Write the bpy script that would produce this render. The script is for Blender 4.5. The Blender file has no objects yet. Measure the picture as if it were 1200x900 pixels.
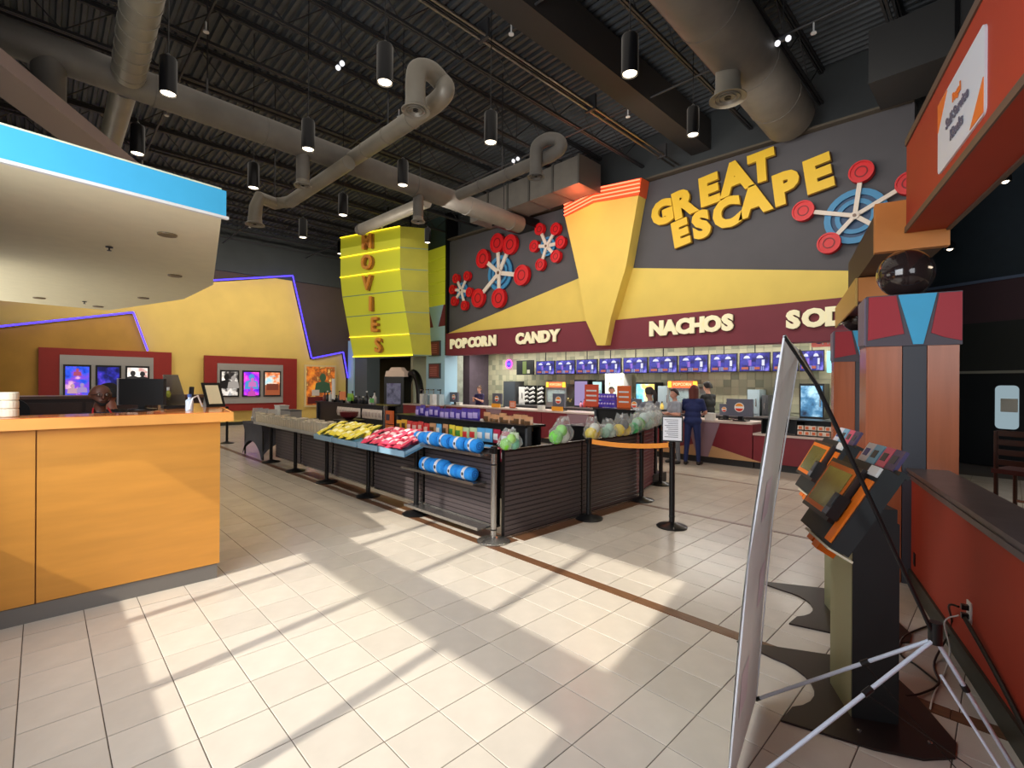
import bpy, bmesh, math, random
from mathutils import Vector, Matrix
random.seed(7)
SC = bpy.context.scene
COL = SC.collection
R = math.radians

# ---------------------------------------------------------------- camera
cam_d = bpy.data.cameras.new('camera'); cam = bpy.data.objects.new('camera', cam_d); COL.objects.link(cam)
cam_d.lens = 36 * 567 / 1200; cam_d.sensor_width = 36; cam_d.clip_start = 0.05; cam_d.clip_end = 120
cam.matrix_world = Matrix.Translation((0, 0, 1.65)) @ Matrix.Rotation(R(45.8), 4, 'Z') @ Matrix.Rotation(R(90), 4, 'X') @ Matrix.Rotation(R(0.35), 4, 'Z')
SC.camera = cam
SC.view_settings.view_transform = 'Standard'; SC.view_settings.look = 'None'
SC.view_settings.exposure = 0.27; SC.view_settings.gamma = 1.0; SC.view_settings.use_curve_mapping = False
try:
    SC.cycles.max_bounces = 6; SC.cycles.diffuse_bounces = 4; SC.cycles.glossy_bounces = 3
    SC.cycles.transparent_max_bounces = 8; SC.cycles.sample_clamp_indirect = 4.0
    SC.cycles.caustics_reflective = False; SC.cycles.caustics_refractive = False
except Exception: pass
# ---------------------------------------------------------------- world, sun, window light
W = bpy.data.worlds.new('sky'); SC.world = W; W.use_nodes = True
nt = W.node_tree; nt.nodes.clear()
wo = nt.nodes.new('ShaderNodeOutputWorld'); bg = nt.nodes.new('ShaderNodeBackground'); sk = nt.nodes.new('ShaderNodeTexSky')
sk.sky_type = 'NISHITA'; sk.sun_disc = False; sk.sun_elevation = R(40); sk.sun_rotation = R(169)
bg.inputs[1].default_value = 0.12
nt.links.new(sk.outputs[0], bg.inputs[0]); nt.links.new(bg.outputs[0], wo.inputs[0])

def lamp(kind, name, loc, energy, color=(1, 1, 1), rot=None, to=None, **kw):
    d = bpy.data.lights.new(name, kind); d.energy = energy; d.color = color
    for k, v in kw.items(): setattr(d, k, v)
    o = bpy.data.objects.new(name, d); COL.objects.link(o); o.location = loc
    if to is not None: o.rotation_euler = (Vector(to) - Vector(loc)).to_track_quat('-Z', 'Y').to_euler()
    elif rot: o.rotation_euler = rot
    return o
SUN_DIR = Vector((-0.19, 1.0, -0.85))
sun = lamp('SUN', 'sun', (-1, -6, 7), 3.6, (1.0, 0.93, 0.80), angle=R(0.8))
sun.rotation_euler = SUN_DIR.to_track_quat('-Z', 'Y').to_euler()
# daylight of the glazed entrance front behind the photographer, and one added fill
lamp('AREA', 'window_daylight', (-2.7, -1.0, 2.9), 185, (0.95, 0.97, 1.0), rot=(R(97), 0, 0), shape='RECTANGLE', size=3.5, size_y=3.0)
lamp('AREA', 'side_window_daylight', (2.6, -0.6, 2.8), 75, (0.93, 0.96, 1.0), to=(-3, 4.5, 0.9), shape='RECTANGLE', size=3.0, size_y=2.4)
lamp('AREA', 'far_wall_fill', (-13.5, -0.9, 2.6), 110, (1.0, 0.95, 0.86), rot=(R(88), 0, 0), shape='RECTANGLE', size=9.0, size_y=2.4)  # fill added in front of the closed wall, no window stands here
# soft fill lamps added over the hall, without fixtures of their own
lamp('AREA', 'hall_fill', (-10.5, 4.5, 6.3), 150, (1.0, 0.90, 0.78), rot=(0, 0, 0), shape='RECTANGLE', size=16, size_y=8)
lamp('AREA', 'sign_wall_fill', (-7.0, 6.6, 5.4), 150, (1.0, 0.93, 0.84), to=(-7.5, 10.2, 4.0), shape='RECTANGLE', size=11, size_y=.6)
lamp('AREA', 'poster_wall_fill', (-17.6, 4.6, 5.6), 150, (1.0, 0.92, 0.78), to=(-21, 4.4, 3.0), shape='RECTANGLE', size=9, size_y=.6)
for i in range(5):
    lamp('AREA', 'kitchen_light', (-13.2 + 2.7 * i, 11.7, 2.86), 60, (1.0, 0.97, 0.88), rot=(0, 0, 0), shape='RECTANGLE', size=2.2, size_y=.5)
lamp('AREA', 'dining_light', (3.4, 7.0, 3.6), 90, (1.0, 0.8, 0.6), rot=(0, 0, 0), size=2.0)
lamp('POINT', 'neon_glow', (-7.35, 9.3, 6.08), 22, (1.0, 0.13, 0.05), shadow_soft_size=.2)

# ---------------------------------------------------------------- materials
def lin(c):
    return tuple(((v / 255) / 12.92 if v / 255 <= .04045 else ((v / 255 + .055) / 1.055) ** 2.4) for v in c[:3]) + (1.0,)
MATS = {}
def mat(name, rgb, rough=.6, metal=0.0, vary=0.0, scale=6.0, bump=0.0, emit=None, estr=0.0, alpha=1.0, coat=0.0, stretch=None, rgb2=None, rand=0.0, spec=None):
    if name in MATS: return MATS[name]
    m = bpy.data.materials.new(name); m.use_nodes = True
    n = m.node_tree; b = n.nodes['Principled BSDF']; L = n.links.new
    c = lin(rgb); b.inputs['Base Color'].default_value = c; b.inputs['Roughness'].default_value = rough; b.inputs['Metallic'].default_value = metal
    if spec is not None: b.inputs['Specular IOR Level'].default_value = spec
    if coat: b.inputs['Coat Weight'].default_value = coat
    if emit is not None:
        b.inputs['Emission Color'].default_value = lin(emit); b.inputs['Emission Strength'].default_value = estr
    if alpha < 1: b.inputs['Alpha'].default_value = alpha
    m.diffuse_color = c
    if vary or bump or rgb2:
        tc = n.nodes.new('ShaderNodeTexCoord'); mp = n.nodes.new('ShaderNodeMapping'); ns = n.nodes.new('ShaderNodeTexNoise')
        mp.inputs['Scale'].default_value = stretch or (1, 1, 1)
        ns.inputs['Scale'].default_value = scale; ns.inputs['Detail'].default_value = 5
        L(tc.outputs['Object'], mp.inputs[0]); L(mp.outputs[0], ns.inputs['Vector'])
        if vary or rgb2:
            rp = n.nodes.new('ShaderNodeValToRGB'); e = rp.color_ramp.elements
            e[0].position = .32; e[1].position = .68
            if rgb2: e[0].color = lin(rgb2); e[1].color = c
            else:
                e[0].color = tuple(v * (1 - vary) for v in c[:3]) + (1,); e[1].color = tuple(min(1, v * (1 + vary)) for v in c[:3]) + (1,)
            L(ns.outputs['Fac'], rp.inputs[0]); last = rp.outputs[0]
            if rand:
                oi = n.nodes.new('ShaderNodeObjectInfo'); hs = n.nodes.new('ShaderNodeHueSaturation'); mr = n.nodes.new('ShaderNodeMapRange')
                mr.inputs['To Min'].default_value = 1 - rand; mr.inputs['To Max'].default_value = 1 + rand
                L(oi.outputs['Random'], mr.inputs['Value']); L(mr.outputs[0], hs.inputs['Value']); L(last, hs.inputs['Color']); last = hs.outputs[0]
            L(last, b.inputs['Base Color'])
        if bump:
            bp = n.nodes.new('ShaderNodeBump'); bp.inputs['Strength'].default_value = bump; bp.inputs['Distance'].default_value = .01
            L(ns.outputs['Fac'], bp.inputs['Height']); L(bp.outputs[0], b.inputs['Normal'])
    MATS[name] = m; return m
def emat(name, rgb, s=1.0):
    return mat(name, (10, 10, 10), .5, emit=rgb, estr=s)
def picmat(name, cols, scale=4.0, s=.9, seed=0, lit=True, stretch=(1, 1, 1)):
    """printed or backlit picture: soft patches of the given colours"""
    if name in MATS: return MATS[name]
    m = bpy.data.materials.new(name); m.use_nodes = True; n = m.node_tree; b = n.nodes['Principled BSDF']; L = n.links.new
    tc = n.nodes.new('ShaderNodeTexCoord'); mp = n.nodes.new('ShaderNodeMapping'); ns = n.nodes.new('ShaderNodeTexNoise'); rp = n.nodes.new('ShaderNodeValToRGB')
    mp.inputs['Location'].default_value = (seed * 3.7, seed * 1.3, seed * 2.1); mp.inputs['Scale'].default_value = stretch
    ns.inputs['Scale'].default_value = scale; ns.inputs['Detail'].default_value = 3; ns.inputs['Roughness'].default_value = .55
    e = rp.color_ramp.elements
    while len(e) < len(cols): e.new(.5)
    for i, c in enumerate(cols):
        e[i].position = .3 + .4 * i / (len(cols) - 1); e[i].color = lin(c)
    L(tc.outputs['Object'], mp.inputs[0]); L(mp.outputs[0], ns.inputs['Vector']); L(ns.outputs['Fac'], rp.inputs[0])
    L(rp.outputs[0], b.inputs['Base Color']); b.inputs['Roughness'].default_value = .35
    if lit:
        L(rp.outputs[0], b.inputs['Emission Color']); b.inputs['Emission Strength'].default_value = s
        b.inputs['Base Color'].default_value = (0, 0, 0, 1)
    MATS[name] = m; return m

# ---------------------------------------------------------------- mesh helpers
def basis(d):
    d = Vector(d).normalized(); a = Vector((0, 0, 1)) if abs(d.z) < .9 else Vector((1, 0, 0))
    x = a.cross(d).normalized(); return x, d.cross(x).normalized(), d
class MB:
    def __init__(s): s.v = []; s.f = []; s.m = []; s.mi = 0; s.T = None
    def add(s, vs, fs):
        b = len(s.v)
        for p in vs:
            p = Vector(p); s.v.append(tuple(s.T @ p if s.T is not None else p))
        for f in fs: s.f.append([b + i for i in f]); s.m.append(s.mi)
        return s
    def box(s, c, d, rz=0.0, taper=1.0, M=None):
        hx, hy, hz = d[0] / 2, d[1] / 2, d[2] / 2; c = Vector(c); vs = []
        for z, t in ((-hz, 1), (hz, taper)):
            for x, y in ((-hx, -hy), (hx, -hy), (hx, hy), (-hx, hy)):
                p = Vector((x * t, y * t, z))
                if M is not None: p = M @ p
                elif rz: p = Matrix.Rotation(rz, 3, 'Z') @ p
                vs.append(c + p)
        return s.add(vs, [(3, 2, 1, 0), (4, 5, 6, 7), (0, 1, 5, 4), (1, 2, 6, 5), (2, 3, 7, 6), (3, 0, 4, 7)])
    def b2(s, lo, hi):
        return s.box([(a + b) / 2 for a, b in zip(lo, hi)], [abs(b - a) for a, b in zip(lo, hi)])
    def tube(s, pts, r, n=10, cap=True, sq=None):
        pts = [Vector(p) for p in pts]; rs = r if isinstance(r, (list, tuple)) else [r] * len(pts); vs = []; px = None
        for i, p in enumerate(pts):
            a = pts[max(0, i - 1)]; b = pts[min(len(pts) - 1, i + 1)]; x, y, d = basis(b - a)
            if px is not None:
                x = (px - d * px.dot(d))
                x = x.normalized() if x.length > 1e-6 else basis(d)[0]
                y = d.cross(x)
            px = x
            for k in range(n):
                t = 2 * math.pi * k / n + (math.pi / 4 if n == 4 else 0); vs.append(p + x * math.cos(t) * rs[i] + y * math.sin(t) * rs[i] * (sq or 1))
        fs = [(i * n + k, i * n + (k + 1) % n, (i + 1) * n + (k + 1) % n, (i + 1) * n + k) for i in range(len(pts) - 1) for k in range(n)]
        if cap: fs += [tuple(range(n - 1, -1, -1)), tuple((len(pts) - 1) * n + k for k in range(n))]
        return s.add(vs, fs)
    def lathe(s, prof, c=(0, 0, 0), n=20, axis='Z', M=None):
        c = Vector(c); vs = []
        for r, z in prof:
            for k in range(n):
                t = 2 * math.pi * k / n; p = Vector((r * math.cos(t), r * math.sin(t), z))
                if M is not None: p = M @ p
                vs.append(c + p)
        fs = [(i * n + k, i * n + (k + 1) % n, (i + 1) * n + (k + 1) % n, (i + 1) * n + k) for i in range(len(prof) - 1) for k in range(n)]
        if prof[0][0] > 1e-5: fs.append(tuple(range(n - 1, -1, -1)))
        if prof[-1][0] > 1e-5: fs.append(tuple((len(prof) - 1) * n + k for k in range(n)))
        return s.add(vs, fs)
    def ball(s, c, r, n=14, sc=(1, 1, 1), M=None):
        h = n // 2; pr = [(max(1e-4, math.sin(math.pi * i / h)) , -math.cos(math.pi * i / h)) for i in range(h + 1)]
        c = Vector(c); vs = []
        for q, z in pr:
            for k in range(n):
                t = 2 * math.pi * k / n; p = Vector((q * math.cos(t) * r * sc[0], q * math.sin(t) * r * sc[1], z * r * sc[2]))
                vs.append(c + (M @ p if M is not None else p))
        return s.add(vs, [(i * n + k, i * n + (k + 1) % n, (i + 1) * n + (k + 1) % n, (i + 1) * n + k) for i in range(h) for k in range(n)])
    def prism(s, poly, a, b):
        """poly: outline points (Vector-able, 3D); a: offset vector to the back; b unused"""
        n = len(poly); P = [Vector(p) for p in poly]; o = Vector(a)
        return s.add([p for p in P] + [p + o for p in P], [tuple(range(n)), tuple(range(2 * n - 1, n - 1, -1))] + [(i, i + n, (i + 1) % n + n, (i + 1) % n) for i in range(n)])
    def quad(s, a, b, c, d): return s.add([a, b, c, d], [(0, 1, 2, 3)])
    def grid(s, fn, nu, nv):
        vs = [fn(i / nu, j / nv) for j in range(nv + 1) for i in range(nu + 1)]
        return s.add(vs, [(j * (nu + 1) + i, j * (nu + 1) + i + 1, (j + 1) * (nu + 1) + i + 1, (j + 1) * (nu + 1) + i) for j in range(nv) for i in range(nu)])
    def mesh(s, name, mats, smooth=False):
        me = bpy.data.meshes.new(name); me.from_pydata(s.v, [], s.f)
        for m in (mats if isinstance(mats, (list, tuple)) else [mats]): me.materials.append(m)
        if any(s.m): me.polygons.foreach_set('material_index', s.m)
        if s.f:
            bm = bmesh.new(); bm.from_mesh(me); bmesh.ops.recalc_face_normals(bm, faces=bm.faces); bm.to_mesh(me); bm.free()
        if smooth:
            me.polygons.foreach_set('use_smooth', [True] * len(me.polygons))
            try: me.set_sharp_from_angle(angle=R(40))
            except Exception: pass
        me.update(); return me
    def build(s, name, mats, parent=None, smooth=False, world=True, loc=(0, 0, 0), rz=0.0):
        """world=True: vertices are in world space even under a parent"""
        if world and parent is not None:
            inv = wmat(parent).inverted(); s.v = [tuple(inv @ Vector(p)) for p in s.v]
        o = bpy.data.objects.new(name, s.mesh(name, mats, smooth)); COL.objects.link(o)
        if parent is not None: o.parent = parent
        o.location = loc; o.rotation_euler.z = rz
        return o
def wmat(o):
    m = o.matrix_basis.copy()
    while o.parent is not None: o = o.parent; m = o.matrix_basis @ m
    return m
def tag(o, label=None, cat=None, group=None, kind=None):
    if label: o['label'] = label
    if cat: o['category'] = cat
    if group: o['group'] = group
    if kind: o['kind'] = kind
    return o
def thing(name, label, cat, loc=(0, 0, 0), rz=0.0, group=None):
    o = bpy.data.objects.new(name, None); COL.objects.link(o); o.location = loc; o.rotation_euler.z = rz
    return tag(o, label, cat, group)
def struct(name, mb, m, parent=None, label=None, cat=None, smooth=False):
    o = mb.build(name, m, parent, smooth=smooth)
    if parent is None: tag(o, label, cat, kind='structure')
    return o
def sgroup(name, label, cat, loc=(0, 0, 0)):
    o = thing(name, label, cat, loc); o['kind'] = 'structure'; return o
def dup(root, loc, rz=None, label=None, group=None):
    r = root.copy(); COL.objects.link(r); r.location = loc
    if rz is not None: r.rotation_euler.z = rz
    if label: r['label'] = label
    if group: r['group'] = group
    for ch in root.children:
        c = ch.copy(); COL.objects.link(c); c.parent = r
        for g in ch.children:
            d = g.copy(); COL.objects.link(d); d.parent = c
    return r
def text(name, body, size, m, loc, yaw=0.0, roll=0.0, parent=None, extrude=.01, bold=0.0, wide=1.0, align='CENTER', tilt=90):
    """lettering standing on a wall whose front looks to -Y turned by yaw"""
    cu = bpy.data.curves.new(name, 'FONT'); cu.body = body; cu.size = size; cu.extrude = extrude; cu.offset = bold
    cu.align_x = align; cu.align_y = 'CENTER'; cu.resolution_u = 3
    t = bpy.data.objects.new(name, cu); COL.objects.link(t); bpy.context.view_layer.update()
    me = bpy.data.meshes.new_from_object(t.evaluated_get(bpy.context.evaluated_depsgraph_get()))
    bpy.data.objects.remove(t); bpy.data.curves.remove(cu); me.name = name
    T = Matrix.Translation(loc) @ Matrix.Rotation(yaw, 4, 'Z') @ Matrix.Rotation(R(tilt), 4, 'X') @ Matrix.Rotation(roll, 4, 'Z') @ Matrix.Diagonal((wide, 1, 1, 1))
    if parent is not None: T = wmat(parent).inverted() @ T
    me.transform(T); me.materials.clear(); me.materials.append(m)
    o = bpy.data.objects.new(name, me); COL.objects.link(o)
    if parent is not None: o.parent = parent
    return o
# a pixel of the photograph carried onto a true plane of the room
_F = Vector((-math.sin(R(45.8)), math.cos(R(45.8)), 0)); _R = Vector((math.cos(R(45.8)), math.sin(R(45.8)), 0)); _C = Vector((0, 0, 1.65))
def ray(u, v):
    a, b = u - 600, v - 449.5; c, s = math.cos(R(.35)), math.sin(R(.35))
    return _F + _R * ((a * c + b * s) / 567) - Vector((0, 0, 1)) * ((-a * s + b * c) / 567)
def ay(u, v, Y): d = ray(u, v); return _C + d * (Y / d.y)
def ax(u, v, X): d = ray(u, v); return _C + d * (X / d.x)
def az(u, v, z=0.0): d = ray(u, v); return _C + d * ((z - 1.65) / d.z)
def ad(u, v, dep): return _C + ray(u, v) * dep
KD = Vector((-.2857, .9583, 0)); KP_ = Vector((.9583, .2857, 0)); K0 = Vector((-.64, 5.45, 0))
def kp(s, t, z=0.0): return K0 + KD * s + KP_ * t + Vector((0, 0, z))
KR = math.atan2(.2857, .9583)
def kbox(mb, s0, s1, t0, t1, z0, z1): return mb.box(kp((s0 + s1) / 2, (t0 + t1) / 2, (z0 + z1) / 2), (t1 - t0, s1 - s0, z1 - z0), KR)

# ---- colours of the setting
M_tile = mat('floor_tile', (202, 194, 182), .24, vary=.05, scale=5, rand=.06, spec=.35)
M_tile2 = mat('floor_tile_far', (198, 188, 174), .24, vary=.07, scale=2.3, spec=.35)
M_grout = mat('grout', (78, 66, 56), .9)
M_brown = mat('dark_wood_tile', (104, 72, 50), .35, vary=.25, scale=9, stretch=(1, 8, 8), rand=.12)
M_tan = mat('tan_strip', (150, 104, 66), .35, vary=.2, scale=9, stretch=(1, 8, 8))
M_deck = mat('roof_deck', (74, 78, 82), .6, vary=.2, scale=2)
M_joist = mat('joist_steel', (52, 52, 54), .55)
M_dkwall = mat('dark_teal_wall', (62, 66, 68), .8, vary=.06, scale=2)
M_brwall = mat('dark_brown_wall', (78, 64, 60), .8, vary=.05, scale=2)
M_yel = mat('yellow_wall', (232, 198, 108), .7, vary=.04, scale=1.5)
M_gold = mat('gold_wall', (186, 138, 56), .7, vary=.12, scale=1.2)
M_red = mat('red_wall', (168, 52, 28), .6, vary=.05, scale=1.5, bump=.05)
M_dred = mat('dark_red_board', (146, 34, 26), .6, vary=.04)
M_cap = mat('grey_brown_cap', (86, 76, 76), .35, vary=.15, scale=8)
M_base = mat('dark_baseboard', (44, 46, 38), .5)
M_sgrey = mat('sign_grey', (84, 82, 86), .7, vary=.04, scale=2)
M_syel = mat('sign_yellow', (234, 206, 100), .6, vary=.03, scale=2)
M_burg = mat('burgundy', (124, 44, 58), .6, vary=.04, scale=2)
M_wood = mat('orange_wood', (180, 104, 70), .25, vary=.07, scale=2.4, stretch=(9, 9, .6))
M_wood2 = mat('amber_laminate', (214, 148, 62), .38, vary=.07, scale=2.2, stretch=(1, .7, 5))
M_slabw = mat('amber_edge', (226, 158, 80), .35, vary=.06, scale=3)
M_cream = mat('cream_soffit', (244, 236, 202), .7, vary=.02)
M_cyan = mat('sky_blue_paint', (70, 178, 226), .55, vary=.02)
M_steel = mat('brushed_steel', (176, 176, 176), .32, .9, vary=.08, scale=20, stretch=(1, 1, 14))
M_duct = mat('galvanised_duct', (138, 132, 120), .45, .25, vary=.12, scale=2, bump=.1)
M_duct2 = mat('dull_duct', (108, 104, 98), .6, .1, vary=.12, scale=3)
M_black = mat('black_plastic', (18, 18, 19), .35)
M_mblack = mat('black_metal', (24, 24, 26), .3, .3)
M_dark = mat('dark_fabric', (26, 26, 28), .9)
M_white = mat('white_plastic', (226, 226, 224), .4)
M_dgrey = mat('dark_grey', (70, 72, 76), .5)

# ---- floor: every tile a piece on the grout bed
TX, TY, TS = -2.61, 0.225, 0.305
fl = sgroup('floor', None, None)
MB().b2((-24, -1.35, -.06), (7, 19, -.004)).build('grout_bed', M_grout, fl)
stripes = [(3.24, 3.345), (5.93, 5.99), (8.48, 8.54)]
tiles = []
def fwd(x, y): p = Vector((x, y, 0)); q = p - _C; z = q.dot(_F); return z, (567 * q.dot(_R) / z if z > .2 else 9e9), (567 * 1.65 / z if z > .2 else 9e9)
for i in range(-62, 24):
    for j in range(-5, 40):
        x0 = TX + i * TS; y0 = TY + j * TS; segs = [(y0, y0 + TS)]
        for a, b in stripes:
            ns = []
            for s0, s1 in segs:
                if b <= s0 or a >= s1: ns.append((s0, s1)); continue
                if a - s0 > .02: ns.append((s0, a))
                if s1 - b > .02: ns.append((b, s1))
            segs = ns
        for s0, s1 in segs:
            z, u, v = fwd(x0 + TS / 2, (s0 + s1) / 2)
            vis = z > .9 and abs(u) < 640 and v < 520
            if x0 < -4.62 and s1 < 1.1 and x0 > -9: vis = False
            tiles.append((z if vis else 99, x0, s0, s1))
tiles.sort(key=lambda t: t[0])
cache = {}
for z, x0, s0, s1 in tiles[:300]:
    h = round(s1 - s0, 3)
    if h not in cache:
        m = MB(); g = .0022; c = .0025; w = TS
        a = [(g, g), (w - g, g), (w - g, h - g), (g, h - g)]; b = [(g + c, g + c), (w - g - c, g + c), (w - g - c, h - g - c), (g + c, h - g - c)]
        m.add([(x, y, -.006) for x, y in a] + [(x, y, -.0015) for x, y in a] + [(x, y, 0) for x, y in b],
              [(8, 9, 10, 11)] + [(k, (k + 1) % 4, 4 + (k + 1) % 4, 4 + k) for k in range(4)] + [(4 + k, 4 + (k + 1) % 4, 8 + (k + 1) % 4, 8 + k) for k in range(4)])
        cache[h] = m.mesh('tile', M_tile)
    o = bpy.data.objects.new('tile', cache[h]); COL.objects.link(o); o.parent = fl; o.location = (x0, s0, 0)
m = MB()
for z, x0, s0, s1 in tiles[300:]:
    g = .0024; m.add([(x0 + g, s0 + g, 0), (x0 + TS - g, s0 + g, 0), (x0 + TS - g, s1 - g, 0), (x0 + g, s1 - g, 0),
           (x0 + g, s0 + g, -.006), (x0 + TS - g, s0 + g, -.006), (x0 + TS - g, s1 - g, -.006), (x0 + g, s1 - g, -.006)],
          [(0, 1, 2, 3), (0, 4, 5, 1), (1, 5, 6, 2), (2, 6, 7, 3), (3, 7, 4, 0)])
o = m.build('tile_field', M_tile2, fl); o['kind'] = 'stuff'
for n_, (a, b) in enumerate(stripes):
    st = sgroup('trim_%d' % (n_ + 1), None, None)
    x = -20.9
    while x < .9:
        ww = min(.9, .9 - x); MB().b2((x + .002, a + .003, -.006), (x + ww - .002, b - .003, .001)).build('plank', M_brown, st); x += .9
st = sgroup('trim_4', None, None)       # brown band beneath the display island
for k in range(6): MB().b2((-9.0 + .9 * k, 3.40, 0), (-8.104 + .9 * k, 3.62, .003)).build('plank', M_brown, st)
for k in range(5): MB().b2((-3.72, 3.65 + .46 * k, 0), (-3.55, 4.107 + .46 * k, .003)).build('plank', M_brown, st)

# ---- ceiling: corrugated deck on open-web joists
cl = sgroup('ceiling', None, None)
m = MB(); y = -1.35; prof = []
while y < 13.4: prof += [(y, 7.66), (y + .055, 7.66), (y + .075, 7.72), (y + .13, 7.72)]; y += .15
for k in range(len(prof) - 1):
    a, b = prof[k], prof[k + 1]; m.quad((-22, a[0], a[1]), (8, a[0], a[1]), (8, b[0], b[1]), (-22, b[0], b[1]))
dk = m.build('corrugated_deck', M_deck, cl)
MB().b2((-22.3, -1.4, 7.8), (8.3, 19.2, 7.9)).build('roof_slab', M_deck, cl)
def joist(x):
    j = thing('roof_joist', None, None, (x, 0, 0)); j['kind'] = 'structure'; return j
wr = [None, None]
JX = [-20.3 + 1.27 * k for k in range(19)]
tc = bc = None
for k, x in enumerate(JX):
    j = joist(x); j.name = 'trim_%d' % (5 + k)
    if tc is None:
        tc = MB().b2((-.03, -1.2, 7.58), (-.008, 10.9, 7.64)).b2((.008, -1.2, 7.58), (.03, 10.9, 7.64)).b2((-.06, -1.2, 7.635), (.06, 10.9, 7.65)).mesh('top_chord', M_joist)
        bc = MB().b2((-.04, -1.0, 7.0), (-.008, 10.8, 7.045)).b2((.008, -1.0, 7.0), (.04, 10.8, 7.045)).mesh('bottom_chord', M_joist)
        wr = [MB().tube([(0, 0, 7.03), (0, .6, 7.6)], .011, 5).mesh('web_rod', M_joist), MB().tube([(0, 0, 7.6), (0, .6, 7.03)], .011, 5).mesh('web_rod', M_joist)]
    for nm, me in (('top_chord', tc), ('bottom_chord', bc)):
        o = bpy.data.objects.new(nm, me); COL.objects.link(o); o.parent = j
    for q in range(19):
        o = bpy.data.objects.new('web_rod', wr[q % 2]); COL.objects.link(o); o.parent = j; o.location = (0, -1.0 + .6 * q, 0)
# wide girder and bright conduit
struct('trim_24', MB().b2((-5.05, -1.2, 6.85), (-4.62, 10.55, 7.5)), mat('girder', (52, 48, 46), .7))
pr = sgroup('trim_25', None, None)
MB().tube([(-5.33, -1.0, 6.72), (-5.33, 10.5, 6.72)], .022, 8).build('conduit', mat('conduit', (150, 144, 136), .3, .9), pr)
MB().tube([(-5.45, -1.0, 6.72), (-5.45, 10.5, 6.72)], .022, 8).build('conduit', MATS['conduit'], pr)
for yy in (2.0, 4.6, 7.2, 9.8): MB().b2((-5.5, yy, 6.68), (-5.28, yy + .05, 6.96)).build('conduit_clamp', M_joist, pr)
for yy in (1.7, 4.9, 8.0):
    sp = thing('sprinkler_pipe', 'thin grey sprinkler pipe under the roof, ' + {1.7: 'nearest to the entrance', 4.9: 'the middle one of three', 8.0: 'nearest to the sign wall'}[yy], 'pipe', (0, yy, 6.9), group='sprinkler pipes')
    MB().tube([(-20.8, yy, 6.93), (2.5, yy, 6.93)], .02, 6).build('pipe', M_joist, sp)
    for k in range(6):
        x = -17.5 + 3.1 * k
        MB().tube([(x, yy, 6.93), (x, yy, 6.78)], .012, 6).lathe([(.001, 0), (.04, .005), (.04, .02), (.001, .025)], (x, yy, 6.75), 10).build('sprinkler_head', M_white, sp)

# ---- entrance front behind the photographer
wf = sgroup('wall_front', None, None)
FY0, FY1 = -1.33, -1.2
m = MB()
m.b2((-22, FY0, 0), (-4.97, FY1, 7.8)); m.b2((-.9, FY0, 0), (5, FY1, 7.8))
m.b2((-4.97, FY0, 0), (-.9, FY1, 1.39)); m.b2((-4.45, FY0, 4.42), (-.9, FY1, 7.8)); m.b2((-4.97, FY0, 5.65), (-4.45, FY1, 7.8)); m.b2((-4.97, FY0, 1.39), (-4.46, FY1, 3.4))
m.build('wall_panel', M_dkwall, wf)
wn = sgroup('window_1', None, None)
MB().b2((-4.46, FY0, 2.66), (-.9, FY1, 3.01)).build('transom', M_mblack, wn)
for x in (-3.90, -2.90, -1.90): MB().b2((x - .03, FY0, 1.39), (x + .03, FY1, 4.42)).build('mullion', M_mblack, wn)

# ---- left wall with neon-edged yellow panels
LX = -21.0
struct('wall_left', MB().b2((-21.4, -1.3, 0), (LX, 10.6, 7.75)), M_brwall)
struct('trim_26', MB().b2((LX, -1.2, 5.9), (LX + .12, 10.6, 7.7)), M_dkwall)
yp = sgroup('trim_27', None, None)
def lpoly(pts, x0, x1): return MB().prism([(x1, a, b) for a, b in pts], (x0 - x1, 0, 0), None)
BIG = [(-1.2, 0), (9.85, 0), (9.85, 1.86), (9.64, 2.97), (8.24, 2.64), (7.44, 6.04), (4.56, 5.4), (-1.2, 3.95)]
SML = [(-1.2, 0), (2.3, 0), (2.58, 2.71), (2.2, 3.96), (-1.2, 3.12)]
lpoly(BIG, LX, LX + .10).build('yellow_panel', M_yel, yp)
lpoly(SML, LX + .1, LX + .2).build('gold_panel', M_gold, yp)
struct('baseboard_left', MB().b2((LX + .1, -1.2, 0), (LX + .14, 9.9, .12)), M_base)
M_neonb = emat('blue_neon', (70, 52, 255), 3.0)
def neon(pts, x, label, m=None, r=.026):
    t = thing('neon_tube', label, 'neon light', (x, pts[0][0], pts[0][1]))
    for a, b in zip(pts, pts[1:]):
        MB().tube([(x, a[0], a[1]), (x, b[0], b[1])], r, 8).build('tube', m or M_neonb, t)
        MB().prism([(x - .03, a[0], a[1] + .035), (x - .03, b[0], b[1] + .035), (x - .03, b[0], b[1] - .035), (x - .03, a[0], a[1] - .035)], (-.03, 0, 0), None).build('backing', M_dgrey, t)
    return t
neon([(-1.1, 4.02), (4.56, 5.46), (7.47, 6.10), (8.27, 2.72)], LX + .2, 'long blue neon line over the tall yellow wall panel')
neon([(8.3, 2.7), (9.68, 3.03), (9.9, 1.88)], LX + .2, 'short blue neon line above the tall poster, beside the pale blue column')
neon([(-1.1, 3.2), (2.22, 4.0), (2.62, 2.72)], LX + .3, 'lower blue neon line on the gold panel, over the left poster board')

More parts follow.
